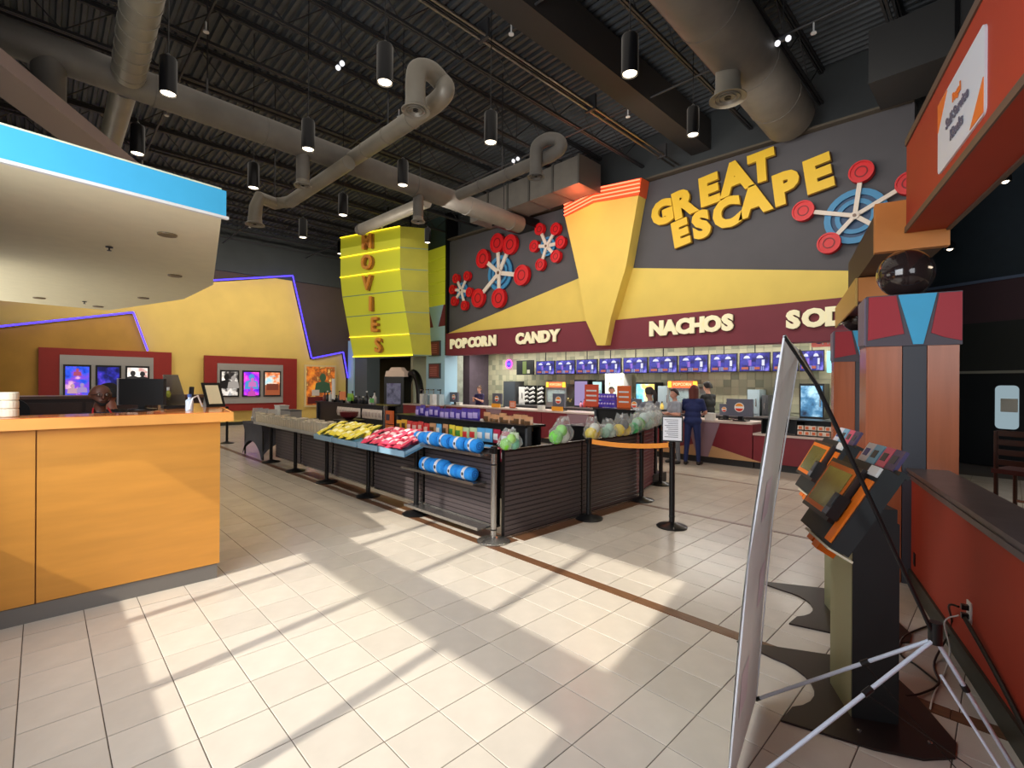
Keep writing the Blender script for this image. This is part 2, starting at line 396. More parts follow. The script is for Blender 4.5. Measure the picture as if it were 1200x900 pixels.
# ---- back of the hall: dark upper wall, hallway, sign wall
m = MB(); m.b2((-21, 10.6, 2.85), (-14.9, 10.9, 7.75)); m.b2((-14.95, 10.6, 0), (-14.32, 10.9, 7.75)); m.b2((-14.35, 10.6, 3.0), (-13.6, 10.9, 7.75)); m.b2((-13.7, 10.62, 3.0), (-1.0, 10.9, 7.75)); m.b2((-21.4, 10.6, 0), (-20.0, 10.9, 7.75))
struct('wall_back', m, M_dkwall)
hw = mat('hall_beige', (120, 110, 84), .8)
struct('wall_hallway', MB().b2((-24, 16.5, 0), (-17.2, 16.8, 3.2)).b2((-24, 10.9, 0), (-23.8, 16.5, 3.2)).b2((-17.4, 13.2, 0), (-17.2, 16.5, 3.2)), hw)
struct('trim_28', MB().b2((-23.8, 16.4, 0), (-17.4, 16.5, 1.15)), mat('hall_wainscot', (60, 42, 36), .7))
struct('trim_29', MB().b2((-24, 10.9, 2.95), (-17.2, 16.6, 3.1)), M_dgrey)
lamp('AREA', 'hallway_light', (-18.5, 13.6, 2.9), 26, (1, .85, .6), rot=(0, 0, 0), size=1.5)
SY = 10.2
def ypoly(pts, y0, y1): return MB().prism([(a, y0, b) for a, b in pts], (0, y1 - y0, 0), None)
sw = sgroup('wall_sign', None, None); sw.name = 'wall_concession'
ypoly([(-13.65, 3.3), (-1.1, 3.1), (-1.1, 6.3), (-5.87, 6.40), (-8.2, 6.44), (-13.65, 6.6)], SY, SY + .4).build('grey_panel', M_sgrey, sw)
ypoly([(-13.68, 3.40), (-7.74, 4.49), (-7.46, 3.30)], SY - .04, SY).build('yellow_panel', M_syel, sw)
ypoly([(-6.31, 4.45), (-1.1, 3.52), (-1.1, 3.20), (-6.74, 3.24)], SY - .04, SY).build('yellow_panel', M_syel, sw)
ypoly([(-13.68, 2.63), (-13.68, 3.39), (-7.40, 3.27), (-6.7, 3.235), (-1.1, 3.20), (-1.1, 2.44)], SY - .12, SY + .3).build('burgundy_fascia', M_burg, sw)
wg = sgroup('trim_48', None, None)
ypoly([(-8.18, 6.05), (-7.24, 6.18), (-5.99, 6.02), (-6.31, 4.45), (-6.74, 3.23), (-6.88, 2.62), (-7.13, 2.62), (-7.48, 3.27), (-7.74, 4.49)], SY - .34, SY - .02).build('yellow_wedge', M_syel, wg)
ypoly([(-8.20, 6.40), (-7.24, 6.55), (-5.90, 6.40), (-5.97, 6.02), (-7.24, 6.18), (-8.18, 6.05)], SY - .36, SY - .02).build('neon_backing', mat('orange_backing', (232, 96, 50), .5), wg)
M_neonr = emat('orange_neon', (255, 120, 84), 2.6)
for k in range(4):
    z = -.09 * k; t = thing('neon_tube', ['topmost', 'second', 'third', 'lowest'][k] + ' of the four orange neon lines crowning the yellow wedge', 'neon light', (-7.24, SY - .4, 6.5 + z), group='orange neon lines on the wedge')
    MB().tube([(-8.17, SY - .39, 6.36 + z), (-7.24, SY - .39, 6.51 + z)], .016, 6).build('tube', M_neonr, t)
    MB().tube([(-7.24, SY - .39, 6.51 + z), (-5.93, SY - .39, 6.36 + z)], .016, 6).build('tube', M_neonr, t)
struct('trim_30', MB().b2((-13.76, SY - .1, 2.64), (-13.66, SY + .35, 7.6)), M_mblack)
struct('trim_31', MB().prism([(-13.6, SY - .14, 6.62), (-13.6, SY - .14, 6.66), (-1.1, SY - .14, 6.34), (-1.1, SY - .14, 6.30)], (0, .5, 0), None), mat('bronze_trim', (92, 84, 72), .5))

# kitchen behind the counter
KY = 13.0
struct('wall_kitchen', MB().b2((-17.2, KY, 0), (-.8, KY + .2, 3.1)).b2((-17.2, 10.9, 0), (-17.0, 13, 3.1)).b2((-1.05, 10.6, 0), (-.85, 13, 3.1)), mat('kitchen_wall', (176, 176, 150), .7))
struct('trim_32', MB().b2((-17.2, 10.62, 2.98), (-.8, 13.2, 3.06)).b2((-13.6, 10.5, 2.66), (-1.0, 10.62, 3.0)), mat('kitchen_ceiling', (205, 200, 178), .8))
ts = sgroup('trim_33', None, None)
mm = MB(); random.seed(3)
for i in range(70):
    for j in range(10):
        mm.mi = random.choice([0, 0, 0, 1, 1, 2]); x = -14.9 + .2 * i; z = 1.0 + .2 * j
        mm.b2((x + .004, KY - .02, z + .004), (x + .196, KY, z + .196))
o = mm.build('wall_tile', [mat('wall_tile_a', (206, 202, 172), .35), mat('wall_tile_b', (186, 184, 156), .35), mat('wall_tile_c', (160, 162, 138), .35)], ts); o['kind'] = 'stuff'
struct('trim_34', MB().b2((-15.75, 12.0, 0), (-14.72, 13.0, 2.97)), mat('purple_grey', (88, 76, 88), .7, vary=.1))

# right side: low red wall, cap, baseboard
struct('wall_right', kbox(MB(), -8, -.25, 0, .20, 0, .92), M_red)
struct('trim_35', kbox(kbox(kbox(MB(), -8, -.22, -.035, .24, .945, .97), -8, -.22, -.02, .22, .92, .946), -8, -.22, -.028, -.012, .89, .925), M_cap)
struct('baseboard_right', kbox(MB(), -8, -.26, -.018, 0, 0, .13), M_base)
# beams above it
bm_ = sgroup('trim_36', None, None)
kbox(MB(), -8, 0, 0, .28, 3.0, 3.8).build('beam_body', M_red, bm_)
kbox(kbox(MB(), -8, .0, -.012, .0, 3.0, 3.05), -8, 0, -.012, 0, 3.76, 3.82).build('edge_strip', mat('beam_edge', (96, 78, 66), .5), bm_)
kbox(MB(), -8, 0, .27, .30, 2.985, 3.03).build('edge_strip', MATS['beam_edge'], bm_)
M_bwood = mat('beam_wood', (206, 132, 66), .45, vary=.08, scale=3)
M_bbrown = mat('beam_brown', (92, 66, 58), .5, vary=.08)
b2 = sgroup('trim_37', None, None)
kbox(MB(), .02, .10, -.22, .30, 2.86, 3.30).build('fascia_board', M_bwood, b2)
kbox(MB(), .10, 2.2, -.205, .28, 2.87, 3.24).build('beam_body', mat('beam_dark', (58, 42, 38), .6), b2)
kbox(MB(), 1.2, 3.6, -.235, -.215, 2.55, 2.86).build('side_board', mat('mustard_sunlit_board', (200, 160, 84), .5), b2)  # yellowish board, lightened with reflected sunlight put into its colour
kbox(MB(), 1.2, 1.3, -.21, .30, 2.60, 2.86).build('cross_board', M_bwood, b2)
kbox(MB(), 1.3, 3.6, -.21, .28, 2.62, 2.85).build('soffit_box', mat('dark_maroon', (74, 24, 24), .5), b2)

# far wall of the dining side with black door
Q = ad(1120, 440, 10.6); Q.z = 0; VD = Vector((.934, -.358, 0)); VN = Vector((.358, .934, 0)); VR = math.atan2(-.358, .934)
def q(a, z, n=0.0): return Q + VD * a + VN * n + Vector((0, 0, z))
def qbox(mb, a0, a1, z0, z1, n0=0.0, n1=.1): return mb.box(q((a0 + a1) / 2, (z0 + z1) / 2, (n0 + n1) / 2), (a1 - a0, n1 - n0, z1 - z0), VR)
struct('wall_dining', qbox(MB(), -2.0, 9, 0, 7.75, .1, .3), mat('blue_black_wall', (38, 50, 60), .7, vary=.06))
struct('trim_38', qbox(MB(), -2.0, 9, 3.0, 3.86, .0, .1), mat('plum_band', (74, 50, 58), .7))
struct('trim_39', qbox(MB(), -2.0, 9, 3.84, 3.9, -.04, .1), mat('cornice_blue', (96, 112, 140), .6))
struct('trim_40', qbox(MB(), -2.0, 9, 1.97, 3.0, -.02, .1), mat('charcoal_bulkhead', (40, 42, 40), .7))
struct('trim_41', qbox(qbox(MB(), -.03, 1.20, 1.93, 1.985, -.06, .02), 1.20, 1.24, 0, 1.985, -.06, .02), mat('door_frame_grey', (150, 148, 136), .5))
dr = sgroup('door_1', None, None)
qbox(MB(), 0.0, 1.18, 0.01, 1.93, -.04, .02).build('door_leaf', mat('door_black', (12, 14, 20), .5), dr)
def rrect(cx, cz, w, h, r, n=5):
    pts = []
    for sx, sz, a0 in ((1, 1, 0), (-1, 1, 90), (-1, -1, 180), (1, -1, 270)):
        for k in range(n + 1): a = R(a0 + 90 * k / n); pts.append((cx + sx * (w / 2 - r) + r * math.cos(a), cz + sz * (h / 2 - r) + r * math.sin(a)))
    return pts
MB().prism([q(a, z, -.055) for a, z in rrect(.86, 1.24, .36, .88, .08)], VN * .02, None).build('vision_panel', emat('door_window_glow', (150, 170, 178), .75), dr)
MB().prism([q(a, z, -.065) for a, z in rrect(.9, 1.28, .26, .27, .01)], VN * .008, None).build('paper_notice', mat('notice_paper', (225, 222, 212), .8), dr)
struct('wall_far_right', MB().b2((4.8, -1.3, 0), (5.0, 9, 7.7)), M_dkwall)
struct('trim_42', qbox(MB(), 1.3, 1.9, .75, 1.95, -.03, .03), mat('side_window_grey', (120, 132, 128), .4, emit=(120, 134, 130), estr=.25))
# ================================================================ signs on the concession wall
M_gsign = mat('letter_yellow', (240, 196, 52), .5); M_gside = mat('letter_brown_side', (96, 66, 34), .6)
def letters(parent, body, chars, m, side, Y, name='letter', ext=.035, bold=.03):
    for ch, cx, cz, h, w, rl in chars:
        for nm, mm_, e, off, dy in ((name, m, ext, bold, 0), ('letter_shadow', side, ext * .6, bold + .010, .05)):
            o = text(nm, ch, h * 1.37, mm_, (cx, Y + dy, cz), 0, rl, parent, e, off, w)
            # re-centre on the measured letter middle
            vs = [wmat(parent) @ v.co for v in o.data.vertices]
            mx = (min(v.x for v in vs) + max(v.x for v in vs)) / 2; mz = (min(v.z for v in vs) + max(v.z for v in vs)) / 2
            o.data.transform(Matrix.Translation((cx - mx, 0, cz - mz)))
ge = thing('wall_lettering', 'big tilted yellow block letters GREAT ESCAPE on the dark grey sign wall', 'sign', (-4.2, SY - .05, 5.4))
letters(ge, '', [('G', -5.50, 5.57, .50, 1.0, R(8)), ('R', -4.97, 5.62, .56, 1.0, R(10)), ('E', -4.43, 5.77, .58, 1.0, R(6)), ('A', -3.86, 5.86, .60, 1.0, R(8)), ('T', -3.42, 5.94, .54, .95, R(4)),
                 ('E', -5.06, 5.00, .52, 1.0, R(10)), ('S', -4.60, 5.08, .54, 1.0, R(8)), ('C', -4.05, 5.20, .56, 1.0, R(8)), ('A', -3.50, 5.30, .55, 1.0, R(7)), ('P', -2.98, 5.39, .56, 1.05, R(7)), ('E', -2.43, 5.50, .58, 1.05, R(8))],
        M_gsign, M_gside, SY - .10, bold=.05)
M_cr = mat('letter_cream', (240, 232, 196), .5, emit=(240, 228, 180), estr=.25); M_crs = mat('letter_side', (60, 34, 34), .6)
def word(w, x0, x1, z, h, label):
    t = thing('wall_lettering', label, 'sign', ((x0 + x1) / 2, SY - .12, z))
    letters_row(t, w, x0, x1, z, h); return t
def letters_row(t, w, x0, x1, z, h):
    n = len(w); wd = {'N': 1.1, 'O': 1.05, 'D': 1.05, 'M': 1.3, 'I': .5}
    tot = sum(wd.get(c, 1) for c in w); x = x0
    ch = []
    for c in w:
        ww = (x1 - x0) * wd.get(c, 1) / tot; ch.append((c, x + ww / 2, z, h, 1.08, 0)); x += ww
    letters(t, '', ch, M_cr, M_crs, SY - .17, bold=.027, ext=.02)
word('POPCORN', -13.40, -11.02, 3.00, .30, 'cream letters POPCORN at the left end of the burgundy fascia')
word('CANDY', -10.16, -8.50, 2.98, .30, 'cream letters CANDY on the burgundy fascia')
word('NACHOS', -5.78, -3.86, 2.935, .31, 'cream letters NACHOS on the burgundy fascia, right of the yellow wedge')
word('SODA', -2.98, -1.62, 2.885, .31, 'cream letters SODA on the fascia, partly behind the dark balls')

# starburst wheels
M_wr = mat('wheel_red', (214, 24, 32), .45); M_wb = mat('wheel_blue', (58, 136, 184), .5); M_wbd = mat('wheel_dark_blue', (36, 72, 110), .5); M_ww = mat('wheel_cream', (226, 214, 200), .5)
def ring(mb, cx, cz, r0, r1, y, th, n=28):
    vs = []
    for r, yy in ((r0, y), (r1, y), (r1, y + th), (r0, y + th)):
        for k in range(n): a = 2 * math.pi * k / n; vs.append((cx + r * math.cos(a), yy, cz + r * math.sin(a)))
    return mb.add(vs, [(i * n + k, i * n + (k + 1) % n, ((i + 1) % 4) * n + (k + 1) % n, ((i + 1) % 4) * n + k) for i in range(4) for k in range(n)])
def disc(mb, cx, cz, r, y, th, n=28):
    return mb.prism([(cx + r * math.cos(2 * math.pi * k / n), y, cz + r * math.sin(2 * math.pi * k / n)) for k in range(n)], (0, th, 0), None)
def wheel(cx, cz, spokes, rd, rb, sw_, label):
    t = thing('starburst_wheel', label, 'wall decoration', (cx, SY, cz), group=None); y = SY
    disc(MB(), cx, cz, rb, y - .05, .05).build('blue_disc', M_wbd, t)
    m = MB(); ring(m, cx, cz, rb * .78, rb, y - .09, .05); ring(m, cx, cz, rb * .48, rb * .64, y - .09, .05); m.build('blue_ring', M_wb, t)
    for sx, sz in spokes:
        L_ = Vector((sx - cx, 0, sz - cz)); n_ = L_.normalized(); pn = Vector((-n_.z, 0, n_.x)) * sw_ / 2; e = Vector((cx, y - .13, cz)) + n_ * (L_.length - rd * .9); c = Vector((cx, y - .13, cz))
        MB().prism([c + pn, e + pn, e - pn, c - pn], (0, .04, 0), None).build('spoke', M_ww, t)
        dm = disc(MB(), sx, sz, rd, y - .14, .10); d = dm.build('red_disc', M_wr, t)
        m = MB(); ring(m, sx, sz, rd * .42, rd * .52, y - .147, .012, 20); m.build('groove', mat('wheel_groove', (120, 8, 16), .5), d)
        ring(MB(), sx, sz, rd * .86, rd, y - .16, .03).build('rim', M_wr, d)
    disc(MB(), cx, cz, sw_ * .95, y - .15, .04, 18).build('hub', M_ww, t); disc(MB(), cx, cz, sw_ * .4, y - .16, .02, 12).build('hub_bolt', M_brown, t)
wheel(-12.84, 4.78, [(-13.12, 5.22), (-12.52, 5.21), (-13.31, 4.87), (-12.39, 4.66), (-13.21, 4.46), (-12.65, 4.25)], .16, .27, .09, 'small six-disc red and blue wheel at the far left of the sign wall')
wheel(-10.98, 5.07, [(-11.05, 6.0), (-10.48, 5.84), (-11.73, 5.64), (-9.98, 4.84), (-11.95, 4.41), (-10.97, 4.29)], .30, .54, .13, 'large six-disc red and blue wheel left of the yellow wedge')
wheel(-9.02, 5.50, [(-9.28, 6.03), (-8.68, 5.90), (-9.48, 5.59), (-8.50, 5.50), (-9.24, 5.02), (-8.67, 5.15)], .17, .27, .09, 'small six-disc wheel beside the yellow wedge, highest of the three left ones')
wheel(-1.88, 4.60, [(-1.79, 5.33), (-2.67, 4.88), (-2.26, 4.20), (-1.15, 4.95), (-1.3, 4.1)], .185, .47, .07, 'red and blue wheel right of the lettering, partly behind the red beam')

# ================================================================ MOVIES tower sign
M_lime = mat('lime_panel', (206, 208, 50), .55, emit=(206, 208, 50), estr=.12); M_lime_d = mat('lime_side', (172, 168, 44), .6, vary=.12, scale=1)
M_seam = mat('seam_grey', (120, 146, 120), .5); M_yn = emat('yellow_neon_line', (255, 214, 40), 2.2)
mv = thing('movies_sign', 'tall lime green boxed sign with the letters M O V I E S', 'sign', (-14.6, 8.3, 2.5))
FL = [(-16.2, 7.42), (-13.63, 8.22), (-13.18, 8.98), (-16.4, 8.5)]      # plan outline at the top
FB = [(-15.95, 7.80), (-13.40, 8.58), (-13.10, 9.08), (-16.2, 8.7)]     # at the bottom
def mvp(i, z):
    zt, zk, zb = 6.68, 5.0, 2.55
    t = 0 if z >= zk else (zk - z) / (zk - zb)
    return Vector((FL[i][0] * (1 - t) + FB[i][0] * t, FL[i][1] * (1 - t) + FB[i][1] * t, z))
zs = [6.68 - k * (6.68 - 2.55) / 6 for k in range(7)]
for k in range(6):
    a, b = zs[k], zs[k + 1] + .03
    m = MB(); m.add([mvp(i, a) for i in range(4)] + [mvp(i, b) for i in range(4)], [(0, 1, 2, 3), (7, 6, 5, 4), (0, 4, 5, 1), (1, 5, 6, 2), (2, 6, 7, 3), (3, 7, 4, 0)])
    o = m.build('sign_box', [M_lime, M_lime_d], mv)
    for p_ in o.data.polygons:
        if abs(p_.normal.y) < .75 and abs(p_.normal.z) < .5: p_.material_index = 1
    m = MB(); c0, c1 = mvp(0, zs[k + 1] + .03), mvp(1, zs[k + 1] + .03); dn = Vector((.286, -.958, 0)) * .03
    MB().prism([mvp(i, zs[k + 1] + .03) + Vector((0, 0, 0)) for i in range(4)], (0, 0, -.03), None).build('seam', M_seam, mv)
    if k in (0, 1, 4, 5) or True:
        zz = zs[k] + .0
        if k in (0, 1, 2, 5): MB().tube([mvp(0, zz) + dn, mvp(1, zz) + dn], .014, 6).build('light_line', M_yn, mv)
MB().tube([mvp(0, 2.56) + dn, mvp(1, 2.56) + dn], .02, 6).build('light_line', M_yn, mv)
M_let = mat('movies_letter', (232, 156, 60), .5); yaw = math.atan2(.80, 2.57)
for k, chh in enumerate('MOVIES'):
    zc = (zs[k] + zs[k + 1]) / 2; a, b = mvp(0, zc), mvp(1, zc); c = a + (b - a) * (.49 - .0 * k) + Vector((.286, -.958, 0)) * .09
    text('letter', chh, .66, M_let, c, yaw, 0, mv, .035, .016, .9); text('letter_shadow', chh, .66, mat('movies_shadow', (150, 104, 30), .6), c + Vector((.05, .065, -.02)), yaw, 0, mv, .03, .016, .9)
MB().tube([(-14.9, 8.5, 6.6), (-14.9, 8.5, 7.7)], .03, 8).build('hanger_rod', M_mblack, mv)
MB().tube([(-13.8, 8.7, 6.6), (-13.8, 8.7, 7.7)], .03, 8).build('hanger_rod', M_mblack, mv)

# pale blue columns flanking the hallway
M_pblue = mat('pale_blue', (172, 212, 236), .6); M_slate = mat('slate_grey', (84, 96, 104), .7)
def blue_column(x0, x1, Y, label, lime_from, trap, panels):
    t = thing('blue_column', label, 'column', ((x0 + x1) / 2, Y + .3, 0))
    MB().b2((x0, Y, 0), (x1, Y + .55, lime_from - .75)).build('shaft', M_pblue, t)
    w = x1 - x0
    MB().b2((x0, Y + .03, lime_from - .75), (x1, Y + .55, lime_from)).build('collar', mat('collar_maroon', (120, 44, 56), .6), t)
    MB().prism([(x0 + w * .12, Y + .0, lime_from), (x1 - w * .12, Y, lime_from), (x1 - w * .38, Y, lime_from - .75), (x0 + w * .38, Y, lime_from - .75)], (0, .04, 0), None).build('blue_wedge', M_pblue, t)
    for k in range(5):
        MB().b2((x0, Y, lime_from + .42 * k), (x1, Y + .5, lime_from + .42 * k + .39)).build('lime_box', M_lime, t)
    for z in panels:
        fr = MB().b2((x0 + w * .2, Y - .05, z - .27), (x1 - w * .2, Y, z + .27)).build('poster_frame', M_dgrey, t)
        MB().b2((x0 + w * .25, Y - .06, z - .23), (x1 - w * .25, Y - .05, z + .23)).build('poster_print', mat('column_print', (130, 60, 56), .5), fr)
        for r in range(5): MB().b2((x0 + w * .28, Y - .066, z - .16 + .07 * r), (x1 - w * .34, Y - .06, z - .135 + .07 * r)).build('print_line', mat('print_line', (200, 120, 110), .5), fr)
    return t
blue_column(-14.9, -13.76, 10.1, 'pale blue column with lime top and two small framed panels, at the sign wall edge', 4.42, True, [2.9, 2.1])
blue_column(-20.9, -20.35, 9.95, 'pale blue column at the left side of the hallway opening', 4.3, True, [])
struct('trim_43', MB().b2((-20.33, 10.0, 0), (-19.2, 10.6, 2.9)), M_slate)
struct('trim_44', MB().b2((-15.6, 10.3, 4.5), (-13.8, 10.6, 7.7)), mat('teal_pier', (58, 78, 84), .7))

# ================================================================ posters on the left wall
M_sil = mat('silver_board', (170, 166, 162), .4, .35)
def figure(mb, y, z, s, x):        # a plain head-and-shoulders shape printed on a poster
    hd = [(x, y + .2 * s * math.cos(R(a)), z + .22 * s + .25 * s * math.sin(R(a))) for a in range(-60, 241, 25)]
    mb.prism([(x, y - .12 * s, z - .02 * s), (x, y - .42 * s, z - .12 * s), (x, y - .5 * s, z - .7 * s), (x, y + .5 * s, z - .7 * s), (x, y + .42 * s, z - .12 * s), (x, y + .12 * s, z - .02 * s)] + hd, (-.003, 0, 0), None)
def poster_board(y0, y1, z0, z1, g, label, posters, flabel):
    t = thing('poster_board', label, 'display board', (LX + .25, (y0 + y1) / 2, z0))
    MB().b2((LX + .2, y0, z0), (LX + .32, y1, z1)).build('red_panel', M_dred, t)
    MB().b2((LX + .32, g[0], g[2]), (LX + .36, g[1], g[3])).build('silver_panel', M_sil, t)
    for (a, b, c, d, m, lb, fn) in posters:
        p = thing('movie_poster', lb, 'poster', (LX + .37, (a + b) / 2, c), group=None)
        MB().b2((LX + .36, a, c), (LX + .40, b, d)).build('poster_frame', M_black, p)
        pic = MB().b2((LX + .40, a + .05, c + .06), (LX + .405, b - .05, d - .06)).build('poster_print', m, p)
        fn(p, a + .05, b - .05, c + .06, d - .06)
X4 = LX + .41
def deco_faces(cols, em=.55):
    def f(p, a, b, c, d):
        w = b - a; h = d - c
        for k, (fy, fz, s, col) in enumerate(cols):
            m = MB(); figure(m, a + w * fy, c + h * fz, s, X4 + .001 * k); m.build('printed_figure', emat('pc_%d_%d_%d' % col, col, em), p)
    return f
def deco_bars(bars, em=.55):
    def f(p, a, b, c, d):
        w = b - a; h = d - c
        for k, (u0, u1, v0, v1, col) in enumerate(bars):
            MB().b2((X4, a + w * u0, c + h * v0), (X4 + .002 + .001 * k, a + w * u1, c + h * v1)).build('printed_block', emat('pc_%d_%d_%d' % col, col, em), p)
    return f
def py(u, v): p = ax(u, v, LX + .38); return p.y, p.z
def pr_(u0, v0, u1, v1): a = py(u0, v0); b = py(u1, v1); return a[0], b[0], b[1], a[1]
P = []
for (u0, u1), cols, lb, dec in (((74, 107), [(16, 40, 160), (30, 80, 220), (120, 60, 200), (220, 170, 200)], 'blue poster with pale pink group of figures, leftmost on the left board', deco_faces([(.3, .3, .26, (240, 190, 210)), (.7, .33, .26, (200, 170, 240)), (.5, .84, .2, (210, 90, 130))])),
                            ((112, 142), [(6, 8, 40), (16, 20, 90), (40, 40, 160), (90, 60, 200)], 'dark navy poster with a violet centre, middle of the left board', deco_faces([(.5, .42, .3, (80, 80, 220)), (.5, .22, .3, (130, 90, 220))])),
                            ((147, 175), [(230, 226, 220), (240, 236, 230), (200, 190, 186), (170, 40, 46)], 'white poster with two big faces and red print, rightmost on the left board', deco_faces([(.27, .72, .36, (60, 56, 56)), (.74, .7, .36, (40, 40, 42)), (.5, .25, .28, (190, 26, 36))]))):
    a, b, c, d = pr_(u0, 429, u1, 431); P.append((a, b, 1.10, 2.18, picmat('poster_' + str(u0), cols, 3.2, .8, u0), lb, dec))
g0, g1 = py(70, 420)[0], py(180, 420)[0]
poster_board(-.07, 3.3, .6, 2.69, (g0, g1, .85, 2.48), 'dark red wall board with three posters behind the ticket desk', P, '')
P = []
for (u0, u1), cols, lb, dec in (((258, 280), [(20, 20, 20), (50, 46, 46), (200, 196, 190), (235, 230, 225)], 'black and white poster with a dark-suited figure, leftmost on the right board', deco_faces([(.3, .66, .46, (16, 16, 18)), (.72, .62, .4, (200, 190, 180)), (.5, .1, .12, (220, 220, 220))])),
                            ((284, 305), [(60, 20, 190), (120, 40, 220), (220, 60, 200), (240, 120, 230)], 'purple poster with a glowing round shape, middle of the right board', deco_faces([(.5, .66, .5, (90, 190, 255)), (.55, .6, .3, (250, 140, 230)), (.5, .2, .3, (240, 90, 210))])),
                            ((309, 329), [(120, 190, 230), (200, 210, 200), (220, 130, 80), (150, 70, 40)], 'poster of orange desert under a blue sky, rightmost on the right board', deco_bars([(0, 1, 0, .45, (190, 96, 56)), (.1, .9, .22, .5, (140, 62, 40)), (.3, .7, .8, .85, (240, 240, 240))]))):
    a, b, c, d = pr_(u0, 434, u1, 465); P.append((a, b, 1.09, 2.11, picmat('poster_' + str(u0), cols, 3.2, .8, u0), lb, dec))
g0, g1 = py(255, 424)[0], py(332, 424)[0]
poster_board(4.3, 7.62, .56, 2.64, (g0, g1, .84, 2.36), 'dark red wall board with three posters right of the ticket desk', P, '')
a, b, c, d = pr_(359, 427, 396, 480)
tp = thing('tall_poster', 'tall framed orange and green poster beside the pale blue column', 'poster', (LX + .3, (a + b) / 2, .6))
MB().b2((LX + .12, a, .62), (LX + .2, b, 2.42)).build('poster_frame', mat('pale_gold_frame', (226, 204, 150), .5), tp)
pic = MB().b2((LX + .2, a + .08, .70), (LX + .22, b - .08, 2.34)).build('poster_print', picmat('poster_tall', [(226, 150, 50), (200, 110, 40), (120, 60, 30), (240, 200, 110)], 3.0, .55, 5), tp)
m = MB(); figure(m, (a + b) / 2 + .08, 1.72, .72, LX + .225); m.build('printed_figure', mat('poster_green', (74, 112, 84), .5), tp)
m = MB(); m.b2((LX + .226, a + .12, .75), (LX + .232, b - .12, 1.05)); m.build('printed_block', mat('poster_maroon', (110, 30, 28), .5), tp)
for q0, q1, w0, w1 in ((a + .3, a + .62, 1.1, 1.35), (b - .5, b - .2, .9, 1.0)): MB().b2((LX + .226, q0, w0), (LX + .236, q1, w1)).build('printed_block', mat('poster_white', (225, 215, 205), .5), tp)

# ================================================================ ceiling canopy over the ticket desk
cp = thing('ceiling_canopy', 'cream angular canopy with a sky blue edge over the ticket desk', 'canopy', (-9, .6, 3.2))
FX0, FY_ = Vector((-4.91, -.75, 0)), Vector((-5.19, 1.21, 0))
out = [(-4.91, -.75), (-5.19, 1.21), (-8.85, 1.95), (-10.77, 1.9), (-13.68, 1.05), (-13.6, -.75)]
MB().prism([(x, y, 3.2) for x, y in out], (0, 0, .28), None).build('canopy_body', M_cream, cp)
dv = (FY_ - FX0).normalized(); nv = Vector((dv.y, -dv.x, 0))
MB().prism([FX0 + Vector((0, 0, 3.215)), FY_ + dv * .03 + Vector((0, 0, 3.215)), FY_ + dv * .03 + Vector((0, 0, 3.455)), FX0 + Vector((0, 0, 3.455))], nv * .03, None).build('blue_edge', M_cyan, cp)
MB().prism([FX0 + Vector((0, 0, 3.19)), FY_ + dv * .05 + Vector((0, 0, 3.19)), FY_ + dv * .05 + Vector((0, 0, 3.215)), FX0 + Vector((0, 0, 3.215))], nv * .04, None).build('white_bead', M_white, cp)
for u, v, lb in ((196, 275, 'nearest the blue edge'), (205, 323, 'second from the blue edge'), (168, 349, 'dark lensed one toward the far side'), (46, 349, 'farthest to the left'), (115, 359, 'at the far rim')):
    p = az(u, v, 3.19); t = thing('recessed_downlight', 'round recessed ceiling light in the cream canopy, ' + lb, 'ceiling light', (p.x, p.y, 3.19), group='recessed lights in the canopy')
    MB().lathe([(.055, 0), (.085, -.002), (.09, .012)], (p.x, p.y, 3.186), 20).build('trim_ring', mat('ring_bronze', (120, 104, 74), .4), t)
    MB().lathe([(.0005, .004), (.06, .004)], (p.x, p.y, 3.184), 16).build('lens', mat('lens_grey', (190, 182, 160), .4), t)
for u, v, lb in ((128, 289, 'nearer'), (99, 353, 'farther')):
    p = az(u, v, 3.19); t = thing('canopy_sprinkler', 'small sprinkler head under the cream canopy, the %s one' % lb, 'sprinkler', (p.x, p.y, 3.15))
    MB().lathe([(.035, .04), (.035, .03), (.008, .028), (.008, .0), (.022, 0), (.02, -.006)], (p.x, p.y, 3.152), 12).build('sprinkler_body', M_mblack, t)
# slanting grey-mauve beam above the canopy
struct('trim_45', MB().prism([az(u, v, 4.7) for u, v in ((-40, 43), (185, 221), (125, 203), (-40, 84))], (0, 0, .16), None), mat('mauve_beam', (150, 132, 132), .6))

# ================================================================ ticket desk
dk = thing('ticket_desk', 'long amber laminate ticket desk with grey toe kick in the left foreground', 'desk', (-4.65, 0, 0))
DX = -4.65
for a, b in ((-.02, 1.085), (-1.15, -.028)):
    MB().b2((DX - .03, a, .125), (DX, b, 1.32)).build('front_panel', M_wood2, dk)
MB().b2((DX - .95, -1.15, .12), (DX - .03, 1.08, 1.32)).build('carcass', mat('desk_side', (196, 132, 62), .5), dk)
MB().b2((DX - .90, -1.15, 0), (DX + .006 - .012, 1.07, .12)).build('toe_kick', mat('grey_kick', (118, 114, 110), .5), dk)
MB().prism([(-4.59, -1.15, 1.32), (-4.59, 1.17, 1.32), (-5.2, 1.27, 1.32), (-6.75, 1.46, 1.32), (-6.75, .95, 1.32), (-5.3, .80, 1.32), (-5.0, .6, 1.32), (-5.0, -1.15, 1.32)], (0, 0, .075), None).build('counter_top', M_slabw, dk)
MB().prism([(-4.61, -1.14, 1.395), (-4.61, 1.15, 1.395), (-5.2, 1.25, 1.395), (-6.73, 1.44, 1.395), (-6.73, .97, 1.395), (-5.3, .82, 1.395), (-5.02, .6, 1.395), (-5.02, -1.14, 1.395)], (0, 0, .004), None).build('polished_surface', mat('top_polish', (190, 112, 56), .12), dk)
MB().b2((-6.9, .95, 0), (-5.6, 1.07, 1.32)).build('return_panel', MATS['desk_side'], dk)
